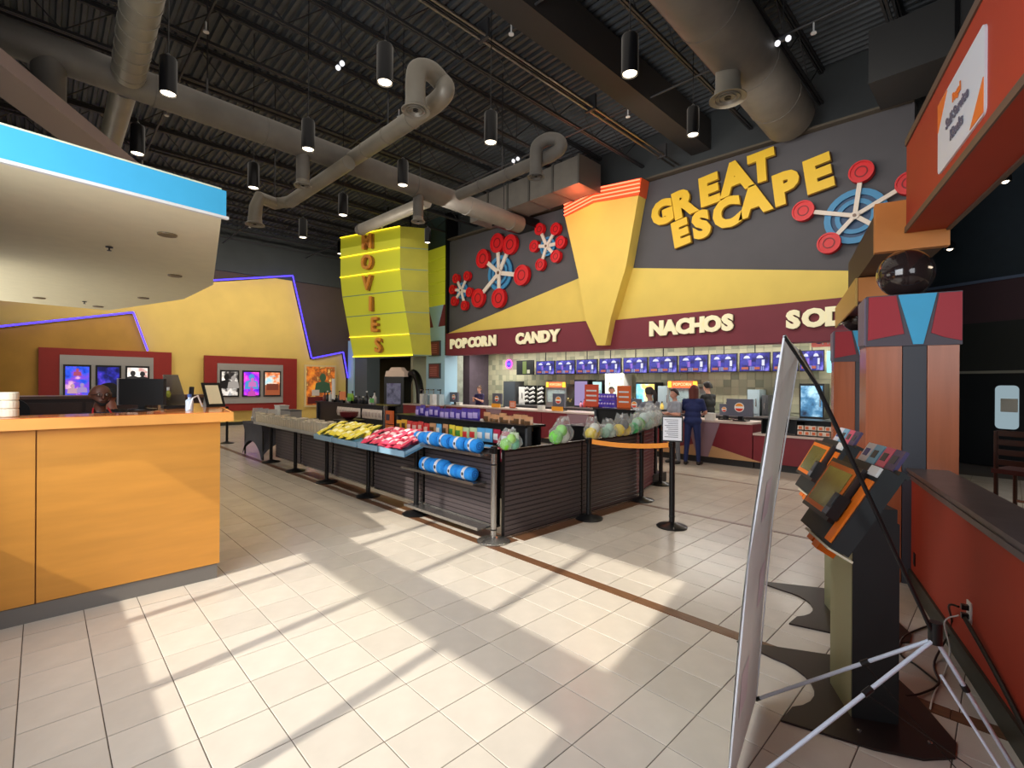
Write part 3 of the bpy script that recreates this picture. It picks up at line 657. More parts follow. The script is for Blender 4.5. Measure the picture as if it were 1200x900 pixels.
wb = thing('work_surface', 'dark low work surface behind the ticket desk', 'desk', (-7.3, -.3, 0))
MB().b2((-8.9, -1.1, .72), (-7.0, .85, .76)).build('table_top', M_black, wb)
for x, y in ((-8.8, -1.0), (-7.1, -1.0), (-8.8, .75), (-7.1, .75)): MB().b2((x - .03, y - .03, 0), (x + .03, y + .03, .72)).build('leg', M_mblack, wb)
bk = thing('back_cabinet', 'dark brown low cabinet along the rear of the ticket booth', 'cabinet', (-9.6, 0, 0))
MB().b2((-9.9, -1.15, 0), (-9.3, 2.0, 1.40)).build('body', mat('cabinet_brown', (52, 30, 22), .5), bk)
MB().b2((-9.95, -1.15, 1.40), (-9.25, 2.05, 1.44)).build('top', mat('cabinet_top', (100, 62, 40), .4), bk)
for k in range(4): MB().b2((-9.3, -1.1 + .78 * k, .1), (-9.28, -.36 + .78 * k, 1.35)).build('door', mat('cabinet_door', (66, 38, 26), .45), bk)

# things on the desk
def pc(u, v, dep): return ad(u, v, dep)
p = pc(167, 471, 4.35); z = 1.395
ms = thing('computer_monitor', 'black monitor with a silver left edge, seen from behind on the ticket desk', 'monitor', (p.x, p.y, 1.399))
Mz = Matrix.Rotation(R(44), 3, 'Z')
MB().box((p.x, p.y, 1.399 + .16), (.41, .035, .235), R(44)).build('monitor_housing', M_black, ms)
e = Vector((p.x, p.y, 1.559)) - Vector((math.cos(R(44)), math.sin(R(44)), 0)) * .212
MB().box(e, (.012, .045, .24), R(44)).build('silver_edge', mat('silver', (200, 200, 204), .3, .8), ms)
MB().box((p.x, p.y, 1.44), (.06, .03, .09), R(44)).build('stand_neck', M_black, ms)
MB().lathe([(.11, 0), (.11, .008), (.03, .02)], (p.x, p.y, 1.399), 20).build('stand_foot', M_black, ms)
p = az(250, 476, 1.399)
cr = thing('card_holder', 'small dark easel holding a cream card at the desk end', 'card holder', (p.x, p.y, 1.4))
Mt = Matrix.Rotation(R(25), 3, 'Z') @ Matrix.Rotation(R(-20), 3, 'Y')
MB().box(Vector((p.x, p.y, 1.52)), (.012, .20, .26), M=Mt).build('easel_back', M_black, cr)
MB().box(Vector((p.x + .012, p.y - .0, 1.523)), (.006, .14, .20), M=Mt).build('cream_card', mat('cream_card', (222, 208, 168), .6), cr)
MB().prism([(p.x - .01, p.y - .06, 1.4), (p.x - .17, p.y - .06, 1.4), (p.x - .05, p.y - .06, 1.58)], (0, .12, 0), None).build('easel_foot', M_black, cr)
p = az(205, 478, 1.399)
ac = thing('leaflet_stand', 'tilted smoky acrylic stand with cables, beside the monitor on the desk', 'stand', (p.x, p.y, 1.4))
MB().prism([(p.x + .02, p.y - .08, 1.42), (p.x + .02, p.y + .1, 1.42), (p.x - .1, p.y + .04, 1.72), (p.x - .1, p.y - .08, 1.72)], (-.01, 0, 0), None).build('acrylic_panel', mat('smoky_acrylic', (90, 84, 74), .15, alpha=.75), ac)
MB().box((p.x, p.y, 1.415), (.16, .2, .03)).build('stand_base', M_black, ac)
MB().tube([(p.x + .02, p.y + .1, 1.42), (p.x - .06, p.y + .14, 1.5), (p.x - .08, p.y + .15, 1.6)], .022, 8).build('handset', M_black, ac)
cb = thing('white_cable', 'white cable looping over the desk beside the smoky stand', 'cable', (p.x, p.y, 1.4))
q1 = az(222, 480, 1.41); MB().tube([q1, q1 + Vector((-.04, .03, .1)), q1 + Vector((-.1, .08, .12)), q1 + Vector((-.12, .12, .02))], .007, 6).build('cable', M_white, cb)
p = az(222, 481, 1.399); bt = thing('small_bottle', 'small white and blue bottle on the desk end', 'bottle', (p.x, p.y, 1.4))
MB().lathe([(.028, 0), (.03, .01), (.03, .09), (.012, .105), (.012, .12)], (p.x, p.y, 1.399), 14).build('bottle_body', mat('bottle_white', (200, 214, 226), .3), bt); MB().lathe([(.016, 0), (.016, .025)], (p.x, p.y, 1.519), 12).build('cap', mat('cap_blue', (60, 90, 150), .4), bt)
p = az(197, 478, 1.399); bt = thing('green_bottle', 'slim yellow-green bottle next to the monitor', 'bottle', (p.x, p.y, 1.4))
MB().lathe([(.022, 0), (.024, .02), (.024, .14), (.01, .17)], (p.x, p.y, 1.399), 12).build('bottle_body', mat('lime_plastic', (170, 180, 60), .35), bt); MB().lathe([(.012, 0), (.012, .03)], (p.x, p.y, 1.569), 10).build('cap', M_white, bt)
p = ad(4, 470, 3.9); ls = thing('paper_roll', 'stack of white paper rolls at the left end of the ticket desk', 'paper roll', (p.x, p.y, 1.4))
for k in range(3): MB().lathe([(.045, 0), (.05, .006), (.05, .05), (.045, .056)], (-4.85, -.16, 1.40 + .058 * k), 18).build('roll', mat('paper_roll', (232, 224, 200), .8), ls)
ls.location = (-4.85, -.16, 1.4)
for c_ in ls.children: c_.data.transform(Matrix.Translation(Vector((p.x, p.y, 1.4)) - Vector((-4.85, -.16, 1.4))))
oc = thing('office_chair', 'black high-backed office chair behind the ticket desk', 'chair', (0, 0, 0))
MB().prism([(-6.90, .05 + y, 1.22 + z) for y, z in rrect(0, 0, .5, .5, .12)], (.09, 0, 0), None).build('backrest', M_dark, oc)
MB().box((-6.62, .05, .98), (.48, .5, .09)).build('seat', M_dark, oc)
MB().tube([(-6.62, .05, .1), (-6.62, .05, .94)], .03, 10).build('gas_column', M_mblack, oc)
MB().b2((-6.92, .0, .95), (-6.84, .1, 1.15)).build('back_bracket', M_mblack, oc)
for k in range(5):
    a = 2 * math.pi * k / 5; MB().tube([(-6.62, .05, .1), (-6.62 + .3 * math.cos(a), .05 + .3 * math.sin(a), .05)], [.03, .018], 6).build('leg', M_mblack, oc)
    MB().ball((-6.62 + .3 * math.cos(a), .05 + .3 * math.sin(a), .03), .03, 8).build('caster', M_mblack, oc)

oc.location = (0, -.38, 0)
# ================================================================ ducts
def arcpts(c, r, a0, a1, ux, uz, n=8):
    return [Vector(c) + Vector(ux) * (r * math.cos(R(a0 + (a1 - a0) * k / n))) + Vector(uz) * (r * math.sin(R(a0 + (a1 - a0) * k / n))) for k in range(n + 1)]
def bands(pts, r, step, parent, m):
    P_ = [Vector(p) for p in pts]
    for a, b in zip(P_, P_[1:]):
        L_ = (b - a).length; d = (b - a).normalized(); k = step / 2
        while k < L_: MB().tube([a + d * (k - .02), a + d * (k + .02)], r + .008, 20).build('seam_band', m, parent, smooth=True); k += step
def diffuser(parent, x, y, z, r, m=None):
    mb = MB(); mb.lathe([(r * .95, .10), (r, .0), (r * 1.35, -.04), (r * 1.35, -.055), (r * .95, -.03)], (x, y, z), 24)
    f = mb.build('diffuser', m or M_duct, parent, smooth=True)
    for q_, rr in enumerate((.8, .5)): MB().lathe([(r * rr, -.005), (r * (rr + .12), -.045), (r * (rr + .12), -.052), (r * rr, -.012)], (x, y, z), 20).build('diffuser_ring', m or M_duct, f, smooth=True)
    MB().lathe([(.001, -.03), (r * .25, -.045), (r * .25, -.03), (.001, -.02)], (x, y, z), 14).build('diffuser_core', M_mblack, f)
def strap(t, x, y, z0):
    MB().tube([(x, y, z0), (x, y, 7.70)], .012, 6).build('hanger_strap', M_joist, t)
def mx(y): return -8.4 - .0607 * (y + 1.1)
md = thing('main_duct', 'long round grey air duct running from the left edge toward the sign tower', 'duct', (-8.7, 4, 5.8))
MB().tube([(mx(-1.1), -1.1, 5.8), (mx(9.0), 9.0, 5.85)], .215, 26).build('duct_pipe', M_duct2, md, smooth=True)
bands([(mx(-1.1), -1.1, 5.8), (mx(8.8), 8.8, 5.84)], .215, 1.5, md, M_duct2)
for yy in (1.8, 5.8, 8.4): strap(md, mx(yy), yy, 5.9)
for u, v, r in ((57, 112, .17), (358, 212, .11), (494, 255, .11)):
    p = az(u, v, 5.15); y = p.y; MB().tube([(mx(y), y, 5.7), (mx(y), y, 5.2)], r, 20).build('drop_pipe', M_duct2, md, smooth=True); diffuser(md, mx(y), y, 5.15, r)
def smooth(P_, n=6):
    P_ = [Vector(p) for p in P_]; out = []
    for i in range(len(P_) - 1):
        p0, p1, p2, p3 = P_[max(i - 1, 0)], P_[i], P_[i + 1], P_[min(i + 2, len(P_) - 1)]
        for k in range(n):
            t_ = k / n; out.append(.5 * ((2 * p1) + (p2 - p0) * t_ + (2 * p0 - 5 * p1 + 4 * p2 - p3) * t_ ** 2 + (3 * p1 - p0 - 3 * p2 + p3) * t_ ** 3))
    return out + [P_[-1]]
def hook(e0, e1, r, rise, D, label, m):
    """pipe from e0 to e1 that curls up, over and down to a diffuser at D"""
    t = thing('branch_duct', label, 'duct', e0); e0, e1, D = Vector(e0), Vector(e1), Vector(D); dx = (e1 - e0).normalized(); Z1 = Vector((0, 0, 1)); top = e1.z + rise
    c = e1 + dx * r * .55 + Z1 * rise * .93; dd = Vector((D.x - c.x, D.y - c.y, 0))
    pts = [e0] + smooth([e1 - dx * .12, e1 + dx * r * .8 + Z1 * .04, e1 + dx * r * 1.25 + Z1 * rise * .5, c, Vector((c.x + dd.x * .45, c.y + dd.y * .45, top + .02)), Vector((D.x - dd.x * .10, D.y - dd.y * .10, top - r * .6)), Vector((D.x, D.y, top - r * 1.8)), D])
    MB().tube(pts, r, 22).build('duct_pipe', m, t, smooth=True); diffuser(t, D.x, D.y, D.z - .06, r * 1.05, m); bands([e0 + dx * .3, e1], r, .8, t, m); strap(t, e0.x * .5 + e1.x * .5, e0.y * .5 + e1.y * .5, e0.z); return t
p0 = az(410, 188, 5.8); p1 = az(514, 118, 5.6)
hook(p0, p1, .13, .25, az(487, 120, 5.32), 'light grey branch duct crossing the ceiling and curling down to a round diffuser, centre', M_duct)
b1 = thing('branch_duct', 'grey branch duct left of the main duct, bending down to a diffuser above the canopy', 'duct', (-10.5, 3.2, 5.6))
q0 = az(409, 190, 5.48); q1 = az(340, 236, 5.34); q2 = az(322, 238, 5.3); q3 = az(304, 231, 5.25); q4 = q3 + Vector((-.08, -.04, -.18)); q5 = q3 + Vector((-.1, -.05, -.42))
MB().tube([q0, q1, q2, q3, q4, q5], .12, 20).build('duct_pipe', M_duct, b1, smooth=True); diffuser(b1, q5.x, q5.y, q5.z - .05, .13); strap(b1, q2.x, q2.y, q2.z)
b1 = thing('branch_duct', 'broad ribbed duct crossing under the roof at the upper left', 'duct', (-7, .8, 5.8))
w0, w1 = az(172, -30, 5.75), az(150, 88, 5.8); w1 = w1.lerp(w0, .02)
MB().tube([w0, w1], .185, 24).build('duct_pipe', M_duct, b1, smooth=True); bands([w0, w1], .185, .28, b1, M_duct)
w2, w3 = az(146, 102, 5.75), az(126, 180, 5.7); strap(b1, w0.x * .4 + w1.x * .6, w0.y * .4 + w1.y * .6, 5.8); MB().tube([w2, w3], .15, 20).build('duct_pipe', M_duct, b1, smooth=True)
hook(az(538, 228, 5.7), az(650, 180, 5.7), .11, .24, az(628, 200, 5.42), 'thin grey duct in front of the rectangular duct, looping down to a diffuser', M_duct2)
b1 = thing('branch_duct', 'grey duct running above the tall lime sign from the main duct', 'duct', (-11, 7.0, 6))
w0, w1 = az(500, 236, 6.1), az(424, 268, 6.1); MB().tube([w0, w1], .15, 18).build('duct_pipe', M_duct, b1, smooth=True)
MB().tube([w1, w1 + (w1 - w0).normalized() * .18], [.17, .13], 18).build('duct_end', M_duct2, b1); strap(b1, w1.x * .6 + w0.x * .4, w1.y * .6 + w0.y * .4, 6.15)
bd = thing('large_duct', 'very large dented duct at the top right running to the sign wall', 'duct', (-2.8, 6, 6.6))
MB().tube([(-2.75, 4.6, 6.6), (-2.8, 7.2, 6.6), (-2.87, 9.9, 6.6)], .42, 28).build('duct_pipe', M_duct2, bd, smooth=True)
bands([(-2.75, 4.6, 6.6), (-2.8, 7.2, 6.6)], .42, 1.1, bd, M_duct2); bands([(-2.8, 7.2, 6.6), (-2.87, 9.9, 6.6)], .42, 1.2, bd, M_duct2)
MB().tube([(-2.9, 7.2, 6.3), (-2.9, 7.2, 5.95)], .17, 20).build('drop_pipe', M_duct, bd, smooth=True); diffuser(bd, -2.9, 7.2, 5.9, .19)
rd = thing('rectangular_duct', 'grey rectangular duct in sections above the left part of the sign wall', 'duct', (-9, 9.4, 6.4))
for k in range(5):
    x0 = -11.0 + .8 * k; MB().b2((x0, 8.95, 6.35), (x0 + .78, 9.75, 7.0)).build('duct_section', M_duct2, rd)
    MB().b2((x0 + .76, 8.92, 6.33), (x0 + .81, 9.78, 7.02)).build('flange', mat('flange', (80, 78, 74), .5), rd)
MB().b2((-10.2, 9.1, 6.1), (-9.4, 10.2, 6.35)).build('grille_box', M_mblack, rd)
rd = thing('rectangular_duct', 'dark rectangular duct high on the right above the sign lettering', 'duct', (-.8, 9.3, 6.4))
for k in range(3):
    x0 = -1.5 + 1.0 * k; MB().b2((x0, 8.9, 6.2), (x0 + .98, 9.9, 7.0)).build('duct_section', mat('dark_duct', (52, 52, 52), .6), rd); MB().b2((x0 + .96, 8.87, 6.18), (x0 + 1.01, 9.93, 7.02)).build('flange', M_mblack, rd)

# ================================================================ pendant can lights
M_bulb = emat('bulb_warm', (255, 236, 206), 5.0)
def can(r=.09, h=.42, drop=2.27):
    t = thing('pendant_light', None, 'ceiling light', (0, 0, 0), group='black can pendants under the roof')
    MB().lathe([(r * .9, h), (r, h - .02), (r, 0), (r * .93, 0), (r * .90, .05)], (0, 0, 0), 20).build('can', M_mblack, t, smooth=True)
    MB().lathe([(r * .90, .03), (r * .7, .05), (.001, .055)], (0, 0, 0), 18).build('reflector', mat('reflector', (235, 225, 205), .3, .5), t, smooth=True)
    MB().lathe([(.001, .004), (r * .6, .002), (r * .82, .012), (r * .82, .02)], (0, 0, 0), 16).build('bulb', M_bulb, t, smooth=True)
    MB().tube([(0, 0, h), (0, 0, h + drop)], .006, 6).build('cord', M_mblack, t)
    MB().lathe([(.02, 0), (.03, .03), (.008, .06)], (0, 0, h), 10).build('cord_grip', M_mblack, t)
    return t
C0 = can(); LP = [(197, 110, 'left, beside the broad duct'), (161, 180, 'left, behind the broad duct'), (361, 175, 'in front of the main duct'), (297, 220, 'below the main duct, left of centre'), (451, 97, 'top centre, left of the curled duct'),
      (575, 167, 'right of the curled duct'), (472, 217, 'centre, in front of the main duct end'), (402, 252, 'just above the lime sign'), (738, 87, 'top right of centre, the largest'), (812, 158, 'in front of the sign wall above the lettering'), (355, 278, 'low, over the left wall'), (501, 284, 'right of the lime sign'), (398, 297, 'left edge of the lime sign')]
for k, (u, v, lb) in enumerate(LP):
    p = az(u, v, 5.0)
    if k == 12: p = ad(398, 297, 17.5)
    if k == 11: p = ad(501, 284, 14.2)
    if k == 9: p = az(u, v, 5.5)
    o = C0 if k == 0 else dup(C0, p)
    o.location = p; o['label'] = 'black cylindrical pendant light, ' + lb
    if k < 10: lamp('SPOT', 'pendant_beam', (p.x, p.y, p.z - .02), 70, (1, .86, .66), rot=(0, 0, 0), spot_size=R(80), spot_blend=.6, shadow_soft_size=.06)
C1 = None
for u, v, dep, lb in ((1195, 70, 7.0, 'uppermost, past the red beam'), (1178, 213, 8.5, 'middle one past the red beam'), (1113, 292, 10.0, 'lowest one past the red beam')):
    p = ad(u, v, dep)
    if C1 is None:
        C1 = thing('spot_light', None, 'ceiling light', (0, 0, 0), group='spot lights over the dining side')
        MB().lathe([(.06, .16), (.08, .12), (.09, 0), (.08, 0), (.05, .06)], (0, 0, 0), 16).build('shade', M_mblack, C1, smooth=True); MB().ball((0, 0, .03), .055, 10).build('bulb', M_bulb, C1, smooth=True)
        MB().tube([(0, 0, .15), (0, 0, 7.6 - p.z)], .006, 6).build('cord', M_mblack, C1); o = C1
    else: o = dup(C1, p)
    o.location = p; o['label'] = 'small glowing spot light, ' + lb
    if o is not C1:
        for c_ in o.children:
            if c_.name.startswith('cord'): c_.scale.z = 1
for u, v, lb in ((400, 74, 'left of the centre pendant'), (605, 185, 'right of the small duct loop'), (918, 45, 'beside the very large duct')):
    p = az(u, v, 6.6); t = thing('emergency_light', 'tiny twin-headed emergency light under the roof, ' + lb, 'emergency light', p)
    MB().box(p, (.12, .05, .05)).build('bracket', M_dgrey, t); MB().tube([p, (p.x, p.y, 7.68)], .008, 6).build('stem', M_joist, t)
    for s in (-.07, .07): MB().ball(p + Vector((s, -.02, -.04)), .04, 10).build('lamp_head', emat('white_lamp', (235, 235, 240), 1.2), t)

# ================================================================ red and blue capped columns with dark balls
def column(s0, label, blabel, ball_label, h=2.42, tri=True):
    t = thing('wood_column', label, 'column', kp(s0 + .2, 0))
    hb = h - .43
    kbox(MB(), s0 + .02, s0 + .40, -.295, .295, 0, hb).build('core', mat('column_core', (150, 86, 56), .4), t)
    for a, b, m in ((-.30, -.065, M_wood), (-.065, .095, mat('slate_strip', (70, 72, 80), .5)), (.095, .30, M_wood)):
        kbox(MB(), s0, s0 + .02, a + .003, b - .003, 0, hb).build('front_panel', m, t)
    kbox(MB(), s0 + .005, s0 + .40, -.312, -.296, 0, hb).build('side_panel', M_wood, t)
    c = kbox(MB(), s0 - .02, s0 + .42, -.315, .31, hb, h).build('capital', mat('cap_grey', (84, 76, 86), .5), t)
    Mr = mat('cap_red', (168, 28, 44), .45)
    def pl(pts, m, nm): MB().prism([kp(s0 - .02, a, z) for a, z in pts], KD * -.012, None).build(nm, m, c)
    pl([(-.30, h - .01), (-.305, hb + .05), (-.19, hb + .075), (-.06, hb + .10), (-.115, h - .01)], Mr, 'red_facet')
    pl([(.305, h - .01), (.305, hb + .03), (.2, hb + .06), (.115, hb + .10), (.165, h - .01)], Mr, 'red_facet')
    pl([(-.10, h - .005), (.15, h - .005), (.065, hb + .01), (.0, hb + .01)], M_cyan, 'blue_wedge')
    MB().prism([kp(s0 + .0, -.315, h - .01), kp(s0 + .40, -.315, h - .01), kp(s0 + .40, -.315, hb + .03), kp(s0, -.315, hb + .01)], KP_ * -.012, None).build('side_facet', mat('cap_side', (120, 110, 130), .5), c)
    b = thing('dark_ball', ball_label, 'ball', kp(s0 + .17, -.02, h + .2))
    MB().ball(kp(s0 + .17, -.02, h + .205), .205, 28).build('ball_shell', mat('gloss_brown_ball', (46, 36, 36), .12, .0, coat=.6), b, smooth=True)
    MB().lathe([(.09, 0), (.1, .02), (.07, .035)], kp(s0 + .17, -.02, h), 16).build('ring_seat', M_mblack, b)
column(-.26, 'orange wood column with a red capital and blue wedge at the end of the low wall', '', 'large glossy dark brown ball on the nearer column')
column(2.75, 'second orange wood column behind, half hidden by the nearer one', '', 'glossy dark ball on the farther column')
MB_ = kbox(MB(), .15, 2.7, -.12, .22, 0, 1.0)
struct('trim_46', MB_, M_wood)

# red beam notice
M_or = mat('sign_orange', (232, 120, 40), .5)
ks = thing('kiosk_sign', 'white rounded notice reading Self-Service Kiosks on the red beam', 'sign', kp(-1.5, -.01, 3.3))
s0, s1, z0, z1 = -1.93, -1.04, 3.11, 3.60
def kpoly(pts, t, th, nm, m, par): return MB().prism([kp(a, t, z) for a, z in pts], KP_ * -th, None).build(nm, m, par)
kpoly(rrect((s0 + s1) / 2, (z0 + z1) / 2, s1 - s0, z1 - z0, .04), 0, .012, 'panel', mat('notice_white', (214, 220, 230), .4), ks)
kpoly([(s1 - .01, z1 - .01), (s1 - .22, z1 - .01), (s1 - .01, z1 - .2)], -.012, .004, 'orange_corner', M_or, ks)
kpoly([(s0 + .01, z0 + .01), (s0 + .22, z0 + .01), (s0 + .01, z0 + .2)], -.012, .004, 'orange_corner', M_or, ks)
ky = math.atan2(-KD.y, -KD.x)
def ktext(body, s, z, size, m): return text('lettering', body, size, m, kp(s, -.018, z), math.atan2(-KD.y, -KD.x), 0, ks, .002, .002)
ktext('Regal', -1.47, 3.465, .075, M_or); ktext('Self-Service', -1.47, 3.36, .095, mat('print_navy', (96, 96, 116), .5)); ktext('Kiosks', -1.47, 3.25, .095, MATS['print_navy'])
# ================================================================ display island
M_slat = mat('slatwall_black', (78, 70, 72), .36, .1, vary=.1, scale=12, stretch=(1, 1, 6)); M_slatm = mat('slatwall_red_reflection', (112, 50, 58), .4)
M_chrome = mat('chrome', (170, 168, 166), .25, .9)
def slat(w, z0, z1, m):
    """slatwall panel of width w along local x, front to -y"""
    t = thing('slatwall_panel', None, 'display panel', (0, 0, 0))
    MB().b2((0, .012, z0), (w, .05, z1)).build('backing', M_mblack, t)
    mb = MB(); n = int((z1 - z0) / .052)
    for k in range(n):
        z = z0 + k * (z1 - z0) / n; mb.add([(0, 0, z + .008), (w, 0, z + .008), (w, 0, z + .044), (w, .006, z + .052), (0, .006, z + .052), (0, 0, z + .044), (0, .012, z + .008), (w, .012, z + .008)],
            [(0, 1, 2, 5), (5, 2, 3, 4), (6, 7, 1, 0)])
    o = mb.build('slats', m, t); o['kind'] = 'stuff'
    MB().b2((0, -.004, z1), (w, .055, z1 + .018)).build('top_rail', M_mblack, t)
    MB().b2((0, -.004, z0 - .02), (w, .055, z0)).build('bottom_rail', M_chrome, t)
    return t
HX = [-11.95, -10.67, -9.28, -7.89, -6.51, -5.2, -3.80]
names = ['far left, next to the black clothed table', 'under the left half of the cream bags', 'under the right half of the cream bags', 'under the yellow candy bags', 'under the pink candy bags', 'right one, behind the blue blanket shelves']
S0 = None
for k in range(1, 6):
    w = HX[k + 1] - HX[k] - .05
    o = slat(w, .13, .90 if k < 5 else .93, M_slat); o.location = (HX[k] + .025, 3.50, 0); o['label'] = 'black ribbed slatwall panel, ' + names[k]; o['group'] = 'slatwall panels facing the entrance'
SIDE = [(3.52, 4.83, 'nearest the corner post'), (4.86, 6.12, 'middle of the right side')]
for y0, y1, lb in SIDE:
    o = slat(y1 - y0, .03, .93, M_slat); o.location = (-3.72, y0, 0); o.rotation_euler.z = R(90); o['label'] = 'black ribbed slatwall panel on the right side of the island, ' + lb
o = slat(1.2, .03, .93, M_slatm); o.location = (-3.80, 6.16, 0); o.rotation_euler.z = math.atan2(1.15, -.32); o['label'] = 'slatwall panel painted with red counter reflection at the far right end of the island'  # reflection of the red counter is put into this panel's colour

def stanchion(style):
    t = thing('stanchion', None, 'stanchion', (0, 0, 0))
    m = {'chrome': M_chrome, 'black': M_mblack}[style]
    MB().lathe([(.17, 0), (.175, .012), (.16, .022), (.06, .045), (.035, .06)], (0, 0, 0), 28).build('base', m if style == 'chrome' else M_mblack, t, smooth=True)
    MB().tube([(0, 0, .05), (0, 0, .94)], .032, 18).build('post', m, t, smooth=True)
    MB().lathe([(.036, 0), (.036, .07), (.028, .078), (.001, .08)], (0, 0, .92), 18).build('belt_head', M_mblack, t, smooth=True)
    MB().lathe([(.036, 0), (.036, .012)], (0, 0, .80), 18).build('collar', M_mblack, t)
    MB().lathe([(.036, 0), (.036, .012)], (0, 0, .12), 18).build('collar', M_mblack, t)
    MB().box((0, -.034, .955), (.05, .02, .05)).build('belt_clip', M_mblack, t)
    return t
st1 = stanchion('chrome'); st1.location = (-3.76, 3.40, 0); st1['label'] = 'silver stanchion post at the front corner of the display island'
st2 = stanchion('black'); st2.location = (-2.73, 5.26, 0); st2['label'] = 'black stanchion standing alone on the tiles, holding the white notice'
for x, y, lb in ((-5.22, 3.40, 'left of the blue blanket shelves'), (-6.51, 3.42, 'between the yellow and the pink candy'), (-7.89, 3.40, 'under the cream bags, right end'), (-9.28, 3.40, 'under the middle of the cream bags'), (-10.67, 3.42, 'beside the black clothed table'),
                 (-3.60, 4.83, 'on the right side of the island, where the orange belt starts'), (-3.66, 6.15, 'on the right side of the island, under the hanging bags'), (-4.02, 7.36, 'at the far right end of the island'), (-14.74, 3.6, 'far left beyond the ticket desk, with orange belt')):
    o = dup(st2, (x, y, 0), 0, 'black stanchion post ' + lb)
M_belt = mat('orange_belt', (244, 150, 44), .6)
def belt(a, b, z, label, sag=.03):
    t = thing('queue_belt', label, 'belt', (*a, z)); A = Vector((*a, z)); B = Vector((*b, z)); n = 8
    m = MB()
    P_ = [A + (B - A) * (k / n) - Vector((0, 0, sag * 4 * (k / n) * (1 - k / n))) for k in range(n + 1)]
    nrm = (B - A).normalized().cross(Vector((0, 0, 1))) * .003
    for k in range(n):
        for s in (1, -1): m.quad(P_[k] + nrm * s - Vector((0, 0, .028)), P_[k + 1] + nrm * s - Vector((0, 0, .028)), P_[k + 1] + nrm * s + Vector((0, 0, .028)), P_[k] + nrm * s + Vector((0, 0, .028)))
    m.build('webbing', M_belt, t); return t
belt((-3.57, 4.84), (-2.76, 5.25), .95, 'orange queue belt across the front, from island post to notice post')
belt((-2.76, 5.29), (-4.00, 7.33), .95, 'orange queue belt running back from the notice post to the island end')
belt((-14.74, 3.6), (-16.6, 3.6), .95, 'orange queue belt at the far left, beyond the ticket desk')
nt_ = thing('queue_notice', 'white text notice in a dark frame on top of the lone stanchion', 'notice', (-2.73, 5.26, 1.0))
NY = R(22)
MB().box((-2.73, 5.26, 1.14), (.235, .018, .30), NY).build('frame', M_black, nt_)
c_, s_ = math.cos(NY), math.sin(NY)
def npnt(x, y, z): return Vector((-2.73 + x * c_ - y * s_, 5.26 + x * s_ + y * c_, z))
MB().box(npnt(0, -.012, 1.14), (.205, .006, .265), NY).build('paper', mat('notice_paper2', (236, 236, 240), .6), nt_)
for k in range(10): MB().box(npnt(-.01 + .01 * (k % 3), -.0165, 1.245 - .022 * k), (.15 - .02 * (k % 3), .002, .006), NY).build('text_line', mat('print_grey', (90, 90, 96), .6), nt_)
MB().tube([(-2.73, 5.26, .995), (-2.73, 5.26, 1.0)], .02, 8).build('holder', M_mblack, nt_)

# blanket shelves
shf = thing('blanket_rack', 'silver shelf rack with three shelves on the corner slatwall panel', 'shelf', (-4.5, 3.35, 0))
for z, x0, x1, d in ((.885, -5.2, -3.86, .2), (.565, -5.42, -3.98, .2), (.10, -5.34, -3.9, .2)):
    s = MB().b2((x0, 3.5 - d, z), (x1, 3.49, z + .018)).build('shelf', M_chrome, shf)
    MB().b2((x0, 3.5 - d - .004, z), (x1, 3.5 - d, z + .03)).build('shelf_lip', M_chrome, s)
M_blue = mat('blue_plush', (36, 140, 226), .85, vary=.1, scale=30, bump=.4); M_bandw = mat('paper_band', (214, 218, 226), .6)
def blanket():
    t = thing('rolled_blanket', None, 'blanket', (0, 0, 0)); L_ = .235; r = .082
    MB().tube([(-L_ / 2, 0, r), (-L_ / 2 + .02, 0, r), (-.03, 0, r), (0, 0, r), (.03, 0, r), (L_ / 2 - .02, 0, r), (L_ / 2, 0, r)], [r * .7, r, r * 1.0, r * .94, r * 1.0, r, r * .7], 18).build('roll', M_blue, t, smooth=True)
    MB().tube([(-.025, 0, r), (.025, 0, r)], r * 1.01, 18, cap=False).build('paper_band', M_bandw, t)
    m = MB(); m.ball((0, -r * 1.0, r * 1.05), .018, 8, (1, .3, 1.2)); m.build('printed_emblem', M_black, t)
    m = MB(); pts = [(L_ / 2 + .001, .055 * math.cos(a) * (1 - a / 14), r + .055 * math.sin(a) * (1 - a / 14)) for a in [k * .6 for k in range(20)]]; m.tube(pts, .004, 4); m.build('spiral_fold', mat('blue_fold', (16, 84, 170), .8), t)
    return t
B0 = blanket()
bl = [(-5.08, .903), (-4.83, .903), (-4.58, .903), (-4.33, .903), (-4.07, .903), (-4.93, .583), (-4.68, .583), (-4.43, .583), (-4.18, .583)]
lbs = ['leftmost on the top shelf', 'second on the top shelf', 'middle of the top shelf', 'fourth on the top shelf', 'rightmost on the top shelf, by the corner post', 'leftmost on the lower shelf', 'second on the lower shelf', 'third on the lower shelf', 'rightmost on the lower shelf']
for k, (x, z) in enumerate(bl):
    o = B0 if k == 0 else dup(B0, (0, 0, 0)); o.location = (x, 3.385, z); o.rotation_euler.z = R(random.uniform(-16, 16)); o.scale = (random.uniform(.9, 1.05),) + (random.uniform(.88, 1.08),) * 2; o['label'] = 'bright blue rolled blanket, ' + lbs[k]; o['group'] = 'blue rolled blankets'

